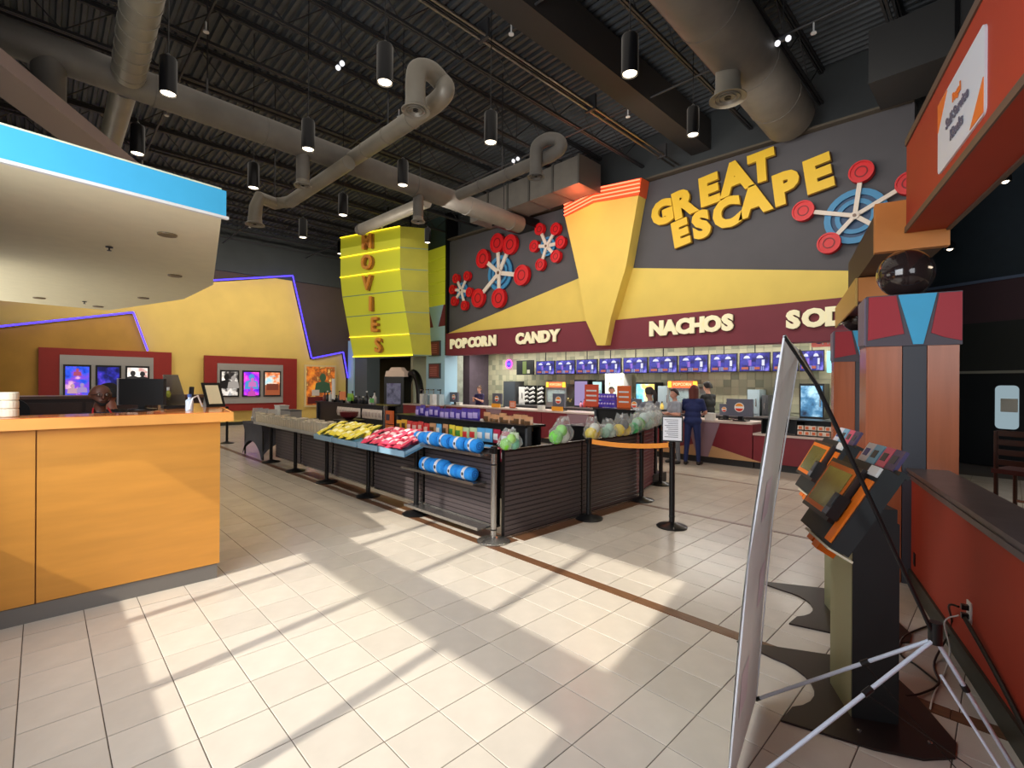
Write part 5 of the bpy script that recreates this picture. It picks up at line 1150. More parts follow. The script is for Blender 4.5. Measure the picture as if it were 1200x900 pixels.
def cabinet(u0, u1, z0, z1, lb, m, nm='steel_cabinet', cat='cabinet', face=None, Y=12.4):
    x0, x1 = X(u0, Y), X(u1, Y); t = thing(nm, lb, cat, ((x0 + x1) / 2, Y, z0))
    MB().b2((x0, Y, z0), (x1, Y + .45, z1)).build('body', m, t)
    MB().b2((x0 + .03, Y - .015, z0 + .05), (x1 - .03, Y, z1 - .05)).build('door', face or m, t)
    MB().b2((x1 - .08, Y - .04, z0 + (z1 - z0) * .35), (x1 - .06, Y - .015, z0 + (z1 - z0) * .65)).build('handle', M_chrome, t)
    return t
M_stl2 = mat('pale_steel', (176, 196, 206), .35, .4)
cabinet(771, 785, .92, 1.62, 'pale steel ice cabinet left of the right popcorn warmer', M_stl2)
cabinet(673, 689, .92, 1.80, 'dark dispenser with a lit violet panel, behind the left counter', M_black, 'drink_dispenser', 'dispenser', emat('disp_violet', (170, 150, 200), .7))
cabinet(694, 706, .92, 1.78, 'dark cooler with a pale glass door', M_black, 'drinks_cooler', 'cooler', mat('cool_glass', (150, 196, 200), .2, emit=(150, 196, 200), estr=.35))
cabinet(709, 731, .92, 2.0, 'white framed cooler with lit shelves in the middle of the kitchen', M_white, 'drinks_cooler', 'cooler', picmat('cooler_items', [(120, 160, 140), (200, 226, 190), (230, 240, 220), (110, 90, 80)], 5, .7, 3))
cabinet(745, 768, .92, 1.72, 'dark dispenser with a bright coloured screen behind the woman', M_black, 'drink_dispenser', 'dispenser', picmat('disp_rainbow', [(60, 130, 180), (120, 200, 220), (240, 210, 90), (230, 90, 110)], 2.2, .9, 7))
cabinet(876, 890, .92, 1.55, 'grey steel drink machine right of the emblem screen', M_stl2, 'drink_dispenser', 'dispenser')
cabinet(893, 900, .92, 1.42, 'narrow dark coffee machine beside the steel drink machine', M_dgrey, 'coffee_machine', 'coffee machine')
cabinet(590, 604, .0, 1.75, 'dark kitchen door with a pale long window', M_dgrey, 'kitchen_cabinet', 'cabinet', mat('kd', (70, 76, 84), .4))
cabinet(608, 614, .92, 1.55, 'white hand towel dispenser cabinet on the kitchen wall side', M_white, 'wall_dispenser', 'dispenser')
cabinet(937, 966, .92, 1.70, 'black soda machine with a lit screen at the right end of the kitchen', M_black, 'soda_machine', 'dispenser', picmat('soda_face', [(20, 30, 50), (60, 110, 150), (160, 200, 220)], 4, .7, 9), Y=12.2)
# cup towers
for u, lb in ((617, 'left'), (624, 'middle'), (634, 'right')):
    x = X(u, 12.5); t = thing('cup_stack', 'slanted stack of white cups in a dark rack, the %s one' % lb, 'cups', (x, 12.5, .92), group='cup stacks in the kitchen')
    MB().b2((x - .12, 12.45, .92), (x + .12, 12.6, 1.6)).build('rack', M_black, t)
    for k in range(4): MB().tube([(x - .10, 12.46, 1.0 + .15 * k), (x + .12, 12.46, 1.07 + .15 * k)], [.035, .05], 12).build('cup_sleeve', M_white, t)
random.seed(21)
for i, u in enumerate(list(range(848, 872, 4)) + [681, 685, 690, 742, 776, 790, 818, 824]):
    Yb = 12.38; x = X(u, Yb); h = random.uniform(.16, .34); c, nm = random.choice([((226, 226, 230), 'white'), ((190, 60, 60), 'red'), ((60, 60, 66), 'black'), ((220, 190, 90), 'yellow'), ((230, 150, 170), 'pink')])
    t = thing('syrup_bottle', '%s bottle among the bottles on the steel back counter' % nm, 'bottle', (x, Yb, .92), group=nm + ' bottles on the back counter')
    MB().lathe([(.045, 0), (.05, .01), (.05, h * .65), (.018, h * .85), (.018, h)], (x, Yb, .921), 12).build('bottle_body', mat('syr_' + nm, c, .35), t, smooth=True); MB().lathe([(.022, 0), (.022, .03)], (x, Yb, .921 + h), 10).build('cap', M_black, t)
# front counter odds: pumps, cup piles, boxes
for k, (u, lb) in enumerate(((496, 'leftmost'), (502, 'second'), (508, 'third'), (516, 'rightmost, dark-topped'))):
    x = ay(u, 470, 9.8).x; t = thing('condiment_pump', 'white condiment pump at the left end of the counter, ' + lb, 'dispenser', (x, 9.8, .91), group='condiment pumps')
    MB().b2((x - .08, 9.7, .91), (x + .08, 9.9, 1.28)).build('housing', M_stl2 if k % 2 else M_white, t); MB().tube([(x, 9.8, 1.28), (x, 9.8, 1.42), (x - .02, 9.68, 1.43)], .018, 8).build('pump_spout', M_chrome if k < 3 else M_black, t); MB().lathe([(.03, 0), (.035, .03)], (x, 9.8, 1.42), 10).build('knob', M_black, t)
for z, u, lb in ((1.05, 537, 'small'), (1.05, 640, 'small'), (1.0, 676, 'tall')):
    pass
for u0, u1, h, col, nm, lb in ((597, 604, .22, (214, 120, 80), 'counter_card', 'small orange upright card on the front counter'), (685, 701, .42, (216, 80, 50), 'promo_card', 'orange-red promo card with pale print, left of the violet bags'), (723, 739, .40, (226, 100, 40), 'promo_card', 'orange promo card with white pattern, right of the violet bags')):
    Yc = 10.3 if u0 == 597 else 7.4; zb = .91 if u0 == 597 else 1.23; x0, x1 = ay(u0, 480, Yc).x, ay(u1, 480, Yc).x
    t = thing(nm, lb, 'sign', ((x0 + x1) / 2, Yc, zb)); MB().b2((x0, Yc, zb), (x1, Yc + .015, zb + h)).build('card', mat('pc_' + str(u0), col, .5), t)
    for k in range(3): MB().b2((x0 + .04, Yc - .003, zb + h * (.25 + .22 * k)), (x1 - .04, Yc, zb + h * (.32 + .22 * k))).build('printed_line', M_white, t)
    MB().b2((x0, Yc, zb), (x1, Yc + .08, zb + .015)).build('foot', M_black, t)
random.seed(4)
for k in range(12):
    x = ay(703 + 20 * ((k % 6) / 6), 480, 7.45).x; z = 1.23 + .13 * (k // 6)
    t = thing('violet_pouch', 'violet and blue pouch piled between the two orange cards', 'candy bag', (x, 7.4, z), group='violet pouches between the cards')
    MB().box((x, 7.45, z + .065), (.085, .05, .12), R(random.uniform(-20, 20)), .8).build('pouch', mat('pouch_violet', (88, 60, 190), .35), t); MB().ball((x, 7.42, z + .07), .022, 8).build('pale_print', mat('pouch_pale', (214, 190, 240), .5), t)
for u, h, lb in ((832, .14, 'white box beside the navy-shirted customer'), (815, .12, 'white napkin box on the counter by the grey-shirted woman'), (528 + 10, .1, 'small white tub on the left of the counter'), (634, .12, 'white cup on the counter left of the popcorn register')):
    x = ay(u, 487, 10.2).x; t = thing('counter_box', lb, 'box', (x, 10.2, .91)); MB().b2((x - .09, 10.14, .91), (x + .09, 10.28, .91 + h)).build('box_body', mat('box_white', (220, 220, 212), .5), t); MB().b2((x - .095, 10.135, .91 + h), (x + .095, 10.285, .92 + h)).build('lid', M_white, t)
for i in range(5):
    x = X(545 + i * 22, 12.0); 
for k, (u, lb) in enumerate(((700, 'left'), (735, 'second'), (788, 'third'), (825, 'fourth'), (905, 'rightmost'))):
    p = ay(u, 402, 11.6); p.z = 2.975; t = thing('kitchen_downlight', 'flat white ceiling light over the kitchen, ' + lb, 'ceiling light', p, group='kitchen ceiling lights')
    MB().b2((p.x - .25, p.y - .1, 2.955), (p.x + .25, p.y + .1, 2.98)).build('frame', M_white, t); MB().b2((p.x - .22, p.y - .08, 2.950), (p.x + .22, p.y + .08, 2.955)).build('diffuser', emat('diff_white', (255, 250, 235), 3), t)
for k, (u, v, lb) in enumerate(((658, 411, 'white dome'), (733, 409, 'white dome, nearer the middle'), (811, 404, 'black dome'))):
    p = ay(u, v, 11.2); t = thing('dome_camera', 'small security camera under the kitchen ceiling, ' + lb, 'camera', (p.x, 11.2, 2.9)); MB().lathe([(.06, .1), (.06, .06), (.05, .02), (.001, 0)], (p.x, 11.2, 2.88), 14).build('dome', M_black if k == 2 else M_white, t, smooth=True); MB().lathe([(.075, 0), (.075, .02)], (p.x, 11.2, 2.965), 14).build('mount', M_white, t)
# framed wall cards at the left of the kitchen
for i, (u, v) in enumerate(((528, 438), (534, 430), (534, 446), (523, 446), (529, 455))):
    p = ay(u, v, 10.9); t = thing('wall_card', 'small white square card on the left kitchen pillar, ' + ['left of the upper pair', 'top', 'right middle', 'left middle', 'lowest'][i], 'card', p)
    MB().box((p.x, 10.885, p.z), (.17, .015, .17)).build('card', M_white, t); MB().box((p.x, 10.876, p.z), (.10, .004, .10)).build('print', M_dgrey, t)
struct('trim_47', MB().b2((-14.85, 10.9, 0), (-14.12, 11.2, 2.98)), mat('pillar_tile', (140, 144, 132), .5, vary=.25, scale=5))

# arcade / kiosk in the hallway
p = ad(466, 470, 19.0); t = thing('photo_booth_cabinet', 'black cabinet with a pale rounded top sign in the hallway', 'machine', (p.x, p.y, 0))
Mk = Matrix.Rotation(R(30), 3, 'Z')
MB().box((p.x, p.y, .95), (.85, .6, 1.9), R(30)).build('cabinet_body', M_black, t); MB().box(Vector((p.x, p.y, 1.25)) - Mk @ Vector((0, .31, 0)), (.6, .03, .8), R(30)).build('screen', picmat('booth_screen', [(40, 40, 60), (90, 90, 110), (60, 50, 80)], 4, .5, 4), t)
MB().box((p.x, p.y, 2.02), (.85, .5, .22), R(30), .9).build('top_sign', mat('booth_sign', (206, 180, 160), .5, emit=(206, 180, 160), estr=.2), t); MB().box((p.x, p.y, 2.2), (.6, .4, .14), R(30), .7).build('sign_cap', MATS['booth_sign'], t)
p = Vector((-16.25, 10.42, 0)); t = thing('tyre_display', 'big dark ribbed arch standing at the right side of the hallway', 'display', (p.x, p.y, 0))
pts = [Vector((p.x + .5 * math.cos(a), p.y, 1.0 + 1.05 * math.sin(a))) for a in [math.pi * k / 16 for k in range(-2, 19)]]
MB().tube(pts, .15, 10).build('arch_body', M_mblack, t, smooth=True)
MB().b2((p.x - .7, p.y - .14, 0), (p.x + .7, p.y + .14, .72)).build('foot_block', M_black, t)
for k in range(2, 20): MB().ball(pts[k], .17, 8, (.35, .35, 1)).build('rib', M_dgrey, t)

# ================================================================ order kiosks on stands
M_korg = mat('kiosk_orange', (240, 120, 26), .45); M_kdk = mat('kiosk_dark', (34, 26, 26), .4); M_kbody = mat('kiosk_body', (30, 36, 38), .55); M_kfront = mat('kiosk_front_reflection', (150, 150, 116), .42, .5)  # front plate: olive window reflection put into its base colour
M_kscr = mat('kiosk_screen', (112, 108, 52), .12, emit=(112, 108, 52), estr=.12, rgb2=(70, 58, 38), scale=3)
def kiosk(scr):
    """local frame: x = width (toward the camera), y = away from the front, origin under the near front corner of the pillar"""
    t = thing('order_kiosk', None, 'kiosk', (0, 0, 0))
    n = 10; arc = [(-.53 + .02, -.40)]
    out = [(-.64, -.36), (-.60, .36), (-.30, .42), (.16, .38), (.26, .22), (.24, .02), (.16, -.10), (-.02, -.34), (-.04, -.42)]
    # concave bite at the front edge
    bite = [(-.10 - .0, -.36)] + [(-.34 + .22 * math.cos(R(a)), -.40 + .20 * math.sin(R(a))) for a in range(10, 171, 20)]
    plate = [(-.66, -.46), (-.66, .34), (-.3, .40), (.12, .40), (.22, .30), (.25, .12), (.20, -.08), (.10, -.30)] + [(-.28 + .26 * math.cos(R(a)), -.36 + .24 * math.sin(R(a))) for a in range(15, 166, 15)]
    MB().prism([(x, y, 0.0) for x, y in plate], (0, 0, .012), None).build('base_plate', mat('plate_dark', (46, 36, 34), .4, .3), t)
    for x, y in ((-.5, .25), (.1, .2), (-.05, -.1)): MB().lathe([(.012, 0), (.012, .005), (.001, .007)], (x, y, .012), 8).build('bolt', M_chrome, t)
    W_, D_ = .30, .24
    MB().b2((-W_, .004, .012), (0, D_, .90)).build('pillar', M_kbody, t)
    MB().b2((-W_ + .005, 0, .012), (-.004, .004, .90)).build('front_plate', M_kfront, t)
    # head: body wedge, screen slab
    m = MB(); x0, x1 = -W_ - .03, .06
    prof = [(-.13, .78), (-.17, .86), (-.14, 1.0), (.20, 1.28), (.34, 1.20), (.30, .98), (.02, .80)]
    m.prism([(x1, y, z) for y, z in prof], (x0 - x1, 0, 0), None); m.build('head_body', M_kdk if False else M_kbody, t)
    m = MB(); m.prism([(x1 - .09, y, z) for y, z in ((-.09, .775), (-.185, .84), (-.165, .88), (-.08, .83))], (x0 + .12 - x1 + .09, 0, 0), None); m.build('receipt_chute', M_korg, t)
    MB().prism([(x1 - .06, y, z) for y, z in ((-.05, .772), (-.178, .865), (-.16, .90), (-.04, .84))], (.012, 0, 0), None).build('white_flap', M_white, t)
    O, wd, up, nn = scr; Lw, Lh = .30, .285
    return t
def kiosk_head(t, O, w, L, tilt, ang, par_loc):
    wd = Vector((math.sin(ang), -math.cos(ang), 0)); pp = Vector((math.cos(ang), math.sin(ang), 0)); up = (pp * math.cos(tilt) + Vector((0, 0, math.sin(tilt)))); nn = wd.cross(up)
    if nn.dot(Vector((0, 0, 1))) < 0: nn = -nn
    O = Vector(O)
    def P(a, b, c=0.0): return O + wd * a + up * b + nn * c
    def slab(a0, a1, b0, b1, c0, c1, nm, m, par=t): return MB().prism([P(a0, b0, c1), P(a1, b0, c1), P(a1, b1, c1), P(a0, b1, c1)], nn * (c0 - c1), None).build(nm, m, par)
    # thick head under the screen
    slab(.02, w + .09, -.085, L + .04, -.115, -.035, 'head_body', M_kbody)
    slab(w + .012, w + .075, -.07, L - .03, -.035, -.026, 'orange_strip', M_korg)
    slab(w - .01, w + .075, L - .01, L + .035, -.035, -.022, 'white_label', M_white)
    s = slab(0, w, 0, L, -.035, 0, 'screen_bezel', M_kdk)
    slab(.02, w - .02, .02, L - .02, 0, .003, 'orange_frame', M_korg, s)
    slab(.045, w - .045, .045, L - .045, .003, .006, 'display', M_kscr, s)
    # card reader
    rd_ = slab(w - .022, w + .035, .02, .135, -.02, .03, 'card_reader', M_black)
    for k in range(4): slab(w - .018 + .013 * k, w - .009 + .013 * k, .028, .06, .03, .033, 'key', mat('key_grey', (120, 120, 124), .5), rd_)
    slab(w - .016, w + .028, .07, .125, .03, .033, 'reader_screen', M_dgrey, rd_)
    # receipt chute below
    slab(.14, w + .09, -.10, -.09, -.14, -.03, 'white_end', mat('kiosk_cream', (214, 206, 180), .5))
    for k in range(2): slab(.18 + .09 * k, .25 + .09 * k, -.125 - .01 * k, -.10, -.12, -.04, 'orange_flap', M_korg)
    # leaflets on the ledge
    for k, (a, c, m) in enumerate(((.03, (226, 222, 230), 'leaf_white'), (.12, (120, 180, 210), 'leaf_blue'), (.22, (220, 90, 120), 'leaf_pink'), (.31, (70, 60, 100), 'leaf_violet'))):
        l_ = slab(a, a + .085, L + .05, L + .15, -.10 + .0 * k, -.085, 'leaflet', mat(m, c, .4)); slab(a + .015, a + .06, L + .08, L + .12, -.085, -.083, 'leaflet_print', M_dgrey if k != 0 else M_logo_b, l_)
    slab(.02, w + .085, L + .04, L + .06, -.13, -.09, 'leaflet_ledge', M_kbody)
def kiosk_full(N, ang, O, w, L, tilt, sa, label):
    t = thing('order_kiosk', label, 'kiosk', (N[0], N[1], 0))
    wd = Vector((math.sin(ang), -math.cos(ang), 0)); pp = Vector((math.cos(ang), math.sin(ang), 0)); N = Vector((*N, 0))
    def P(a, b, z=0.0): return N + wd * a + pp * b + Vector((0, 0, z))
    plate = [(-.62, -.42), (-.60, .36), (-.3, .40), (.06, .40), (.17, .34), (.22, .20), (.21, .02), (.12, -.34)] + [(-.24 + .25 * math.cos(R(a)), -.34 + .24 * math.sin(R(a))) for a in range(20, 166, 15)]
    MB().prism([P(a, b, .001) for a, b in plate], (0, 0, .011), None).build('base_plate', mat('plate_dark', (44, 35, 33), .4, .3), t)
    for a, b in ((-.45, .25), (.1, .28), (.1, .0)): MB().lathe([(.010, 0), (.010, .005), (.001, .007)], P(a, b, .012), 8).build('bolt', M_chrome, t)
    D_ = .20; Wd = .30
    MB().prism([P(-Wd, .004), P(0, .004), P(0, D_), P(-Wd, D_)], (0, 0, .98), None).build('pillar', M_kbody, t)
    MB().prism([P(-Wd + .01, 0), P(-.004, 0), P(-.004, .004), P(-Wd + .01, .004)], (0, 0, .95), None).build('front_plate', M_kfront, t)
    MB().prism([P(-Wd, .02, .98), P(0, .02, .98), P(0, D_ - .01, .98), P(-Wd, D_ - .01, .98)], (0, 0, .07), None).build('neck_block', M_kbody, t)
    kiosk_head(t, O, w, L, tilt, sa, None)
sc1 = 1.10
def scl(o, s): return tuple(_C + (Vector(o) - _C) * s)
kiosk_full((-.54, 2.88), R(30), scl((-.692, 2.618, 1.091), sc1), .33 * sc1, .258 * sc1, R(59.7), R(30.2), 'nearest self-order kiosk with an orange-framed tilted screen, beside the low red wall')
kiosk_full((-.82, 3.98), R(30), scl((-.967, 3.518, 1.094), sc1 * 1.02), .33 * sc1, .246 * sc1, R(62), R(29), 'farther self-order kiosk, partly hidden behind the nearest one')

# ================================================================ banner stand
bs = thing('banner_stand', 'tall white banner seen edge-on with a black pole and white tripod legs', 'banner', (-.25, 3.13, 0))
BF = Vector((-.905, 2.65, .03)); BN = Vector((-.76, 1.92, .03)); TN = az(919, 393, 1.85); TF = az(937, 410, 1.85); HUB = az(1096, 748, .60)
M_ban = mat('banner_back', (232, 236, 232), .85, vary=.04, scale=3, spec=.1)
def bf(u, v):
    p = BN.lerp(BF, u).lerp(TN.lerp(TF, u), v); return p + Vector((.958, .2857, 0)) * (-.03 * math.sin(math.pi * v))
m = MB(); m.grid(bf, 8, 24); m.grid(lambda u, v: Vector(bf(1 - u, v)) - Vector((.003, .0008, 0)), 8, 24); m.build('banner_sheet', M_ban, bs, smooth=True)
pl = [(.2, .12), (.62, .3), (.35, .55)]
for k, (a, b) in enumerate(pl): MB().grid(lambda u, v: Vector(bf(a + .25 * u, b + .10 * v)) + Vector((.002, .0006, 0)), 3, 4).build('show_through_print', mat('faint_pink', (228, 218, 224), .85, spec=.1), bs)
for a, b in ((TN, BN), (TF, BF)): MB().tube([a, (a + b) / 2 + Vector((-.03, 0, 0)), b], .004, 6).build('edge_hem', mat('hem_white', (226, 230, 236), .4), bs)
Jn = ad(957, 450, 1.98)
MB().tube([HUB, HUB.lerp(Jn, .5), Jn], [.008, .009, .009], 10).build('pole', M_mblack, bs); MB().tube([Jn, TN], .008, 8).build('top_arm', M_black, bs); MB().tube([Jn, TF], .007, 8).build('top_arm', M_black, bs)
MB().tube([HUB.lerp(Jn, .02), HUB.lerp(Jn, .36)], .006, 8).build('inner_rod', M_chrome, bs)
M_rod = mat('white_rod', (206, 216, 232), .3)
RL = az(1200, 925, .0) + Vector((0, 0, .02))
for e, nm in ((BF, 1), (BN, 2), (RL, 3)):
    l = MB().tube([HUB, e], .0085, 10).build('leg', M_rod, bs, smooth=True); q_ = HUB.lerp(e, .32); MB().tube([q_, HUB.lerp(e, .36)], .013, 10).build('leg_joint', M_black, l)
    MB().tube([HUB.lerp(e, .97), e], .010, 8).build('rubber_tip', M_black, l)
MB().tube([HUB - Vector((0, 0, .02)), HUB + Vector((0, 0, .07))], .024, 14).build('hub', M_black, bs, smooth=True)
MB().tube([az(1102, 790, .45), az(1175, 905, .15)], .006, 8).build('spare_rod', M_rod, bs)
for s_, e_ in ((HUB.lerp(BF, .35), az(1125, 905, .02)), (HUB.lerp(BN, .35), az(1140, 900, .02))): MB().tube([s_, e_], .0022, 5).build('tension_cord', M_black, bs)

# outlet and cables at the wall
o1 = thing('wall_outlet', 'white double socket plate on the red wall with black plugs', 'outlet', (0, 0, 0))
pw = lambda u, v: (lambda d: _C + d * ((K0.dot(KP_) - _C.dot(KP_)) / d.dot(KP_)))(ray(u, v))
c = pw(1137, 717); s_ = (c - K0).dot(KD); z_ = c.z; o1.location = kp(s_, 0, z_)
kbox(MB(), s_ - .035, s_ + .035, -.008, 0, z_ - .06, z_ + .06).build('cover_plate', M_white, o1)
for dz in (-.025, .025): kbox(MB(), s_ - .014, s_ + .014, -.04, -.008, z_ + dz - .014, z_ + dz + .014).build('plug', M_black, o1)
sw2 = thing('wall_slot', 'small black vent slot low on the red wall behind the kiosk', 'vent', (0, 0, 0)); c = pw(1072, 655); sc_ = (c - K0).dot(KD); sw2.location = kp(sc_, 0, c.z)
kbox(MB(), sc_ - .025, sc_ + .025, -.006, 0, c.z - .05, c.z + .05).build('slot_plate', M_black, sw2); kbox(MB(), sc_ - .012, sc_ + .012, -.009, -.006, c.z - .035, c.z + .035).build('slot', M_dgrey, sw2)
def cable(pts, r, label, m=M_black, nm='cable'):
    t = thing('power_cable', label, 'cable', pts[0]); P_ = [Vector(p) for p in pts]; out = []
    for i in range(len(P_) - 1):
        p0, p1, p2, p3 = P_[max(i - 1, 0)], P_[i], P_[i + 1], P_[min(i + 2, len(P_) - 1)]
        for k in range(6):
            t_ = k / 6; out.append(.5 * ((2 * p1) + (p2 - p0) * t_ + (2 * p0 - 5 * p1 + 4 * p2 - p3) * t_ ** 2 + (3 * p1 - p0 - 3 * p2 + p3) * t_ ** 3))
    out.append(P_[-1]); MB().tube(out, r, 8).build(nm, m, t, smooth=True)
cable([kp(s_, -.05, z_ + .02), kp(s_ + .10, -.07, z_ - .02), az(1115, 735, .12), az(1095, 775, .01), az(1100, 800, .01), az(1080, 812, .01), az(1062, 815, .01)], .006, 'black cable from the wall socket along the floor to the kiosk base')
cable([az(1095, 730, .01), az(1060, 745, .01), az(1055, 765, .01), az(1075, 780, .01), az(1100, 800, .01)], .006, 'black cable looping on the floor behind the kiosk')
cable([kp(s_, -.05, z_ - .03), kp(s_ + .05, -.10, z_ - .10), az(1113, 760, .1), az(1108, 785, .01), az(1095, 812, .01), az(1090, 830, .01)], .004, 'thin white cable dropping from the socket', M_white)
cable([kp(s_ - .03, -.03, z_ - .03), kp(s_ - .5, -.02, z_ - .13), kp(s_ - 1.2, -.02, z_ - .3)], .012, 'thick black cable trunk running down the red wall toward the right')

# dark furniture on the dining side, seen over the low wall
bcab = thing('bar_cabinet', 'near-black cabinet just beyond the low red wall', 'cabinet', kp(-.6, 1.9))
kbox(MB(), -1.6, .9, 1.35, 1.95, .06, .86).build('body', M_black, bcab); kbox(MB(), -1.62, .92, 1.33, 1.97, .86, .89).build('top', mat('bar_top', (30, 28, 28), .4), bcab); kbox(MB(), -1.55, .85, 1.4, 1.9, 0, .06).build('plinth', M_mblack, bcab)
for k in range(3): kbox(MB(), -1.56 + .82 * k, -.78 + .82 * k, 1.335, 1.35, .1, .83).build('door', mat('bar_door', (22, 20, 22), .45), bcab)
c0 = ad(1196, 540, 5.2); bch = thing('bar_chair', 'dark brown ladder-back chair at the right edge, beyond the low wall', 'chair', (c0.x, c0.y, 0)); Mc = mat('chair_brown', (58, 34, 28), .35)
def cb(dx, dy, z): return Vector((c0.x, c0.y, 0)) + VD * dx + VN * dy + Vector((0, 0, z))
for a in (-.2, .2):
    MB().tube([cb(a, 0, 0), cb(a, 0, 1.16)], .02, 8).build('rear_leg', Mc, bch); MB().tube([cb(a, .42, 0), cb(a, .42, .70)], .02, 8).build('front_leg', Mc, bch)
for z in (.82, .93, 1.04, 1.14): MB().box(cb(0, 0, z), (.40, .02, .06), VR).build('back_slat', Mc, bch)
MB().box(cb(0, .21, .72), (.46, .48, .05), VR).build('seat', mat('chair_pad', (70, 26, 24), .5), bch)
for z in (.2, .35): MB().box(cb(0, .42, z), (.40, .02, .03), VR).build('stretcher', M_chrome, bch)
# ================================================================ people
def body(parent, caps, mats, voxel=.016, name='body'):
    """one continuous skin around tapered limbs; each limb lends its material to the faces nearest to it"""
    mb = MB()
    for a, b, r0, r1, mi, *sq in caps:
        a, b = Vector(a), Vector(b); d = b - a
        if d.length < 1e-4: mb.ball(a, r0, 16, sq[0] if sq else (1, 1, 1)); continue
        x, y, d = basis(d); n = 14; vs = []; L_ = (b - a).length; prof = []
        for k in range(4): t = math.pi / 2 * k / 4; prof.append((-math.cos(t) * r0, math.sin(t) * r0 + 1e-4))
        prof += [(0, r0), (L_ * .5, (r0 + r1) / 2), (L_, r1)]
        for k in range(1, 5): t = math.pi / 2 * k / 4; prof.append((L_ + math.sin(t) * r1, math.cos(t) * r1 + 1e-4))
        for h, r in prof:
            for k in range(n): t = 2 * math.pi * k / n; vs.append(a + d * h + x * math.cos(t) * r + y * math.sin(t) * r)
        fs = [(i * n + k, i * n + (k + 1) % n, (i + 1) * n + (k + 1) % n, (i + 1) * n + k) for i in range(len(prof) - 1) for k in range(n)]
        fs += [tuple(range(n - 1, -1, -1)), tuple((len(prof) - 1) * n + k for k in range(n))]; mb.add(vs, fs)
    me = mb.mesh(name, M_white); o = bpy.data.objects.new(name, me); COL.objects.link(o)
    md_ = o.modifiers.new('r', 'REMESH'); md_.mode = 'VOXEL'; md_.voxel_size = voxel; md_.use_smooth_shade = True
    sm = o.modifiers.new('s', 'SMOOTH'); sm.iterations = 3; sm.factor = .5
    bpy.context.view_layer.update(); ne = bpy.data.meshes.new_from_object(o.evaluated_get(bpy.context.evaluated_depsgraph_get())); o.modifiers.clear(); o.data = ne
    ne.materials.clear()
    for m in mats: ne.materials.append(m)
    segs = [(Vector(a), Vector(b), r0, r1, mi) for a, b, r0, r1, mi, *q_ in caps]; idx = []
    for p in ne.polygons:
        c = p.center; best = 9; bi = 0
        for a, b, r0, r1, mi in segs:
            d = b - a; l2 = d.length_squared; t = max(0, min(1, (c - a).dot(d) / l2)) if l2 > 1e-9 else 0
            dd = (c - a - d * t).length - (r0 + (r1 - r0) * t)
            if dd < best - 1e-5: best, bi = dd, mi
        idx.append(bi)
    ne.polygons.foreach_set('material_index', idx); ne.polygons.foreach_set('use_smooth', [True] * len(idx)); ne.update()
    o.parent = parent; return o
def hand(w, d, side, mi, s=1.0):
    """palm and five curled fingers from wrist w along direction d"""
    w = Vector(w); d = Vector(d).normalized(); x = d.cross(Vector((0, 0, 1))); x = x.normalized() if x.length > .1 else Vector((1, 0, 0)); n = d.cross(x)
    c = [(w, w + d * .055 * s, .026 * s, .030 * s, mi), (w + d * .05 * s - x * .018 * s, w + d * .06 * s + x * .018 * s, .022 * s, .022 * s, mi)]
    for k, (o_, L_) in enumerate(((-.030, .060), (-.011, .072), (.010, .068), (.030, .052))):
        a = w + d * .07 * s + x * o_ * s; b = a + (d * .8 + n * -.25).normalized() * L_ * .55 * s; e = b + (d * .5 - n * .8).normalized() * L_ * .5 * s
        c += [(a, b, .0095 * s, .009 * s, mi), (b, e, .009 * s, .008 * s, mi)]
    a = w + d * .02 * s - x * .028 * s * side; b = a + (d * .6 - x * .7 * side).normalized() * .04 * s; c += [(a, b, .012 * s, .010 * s, mi), (b, b + d * .028 * s, .010 * s, .009 * s, mi)]
    return c
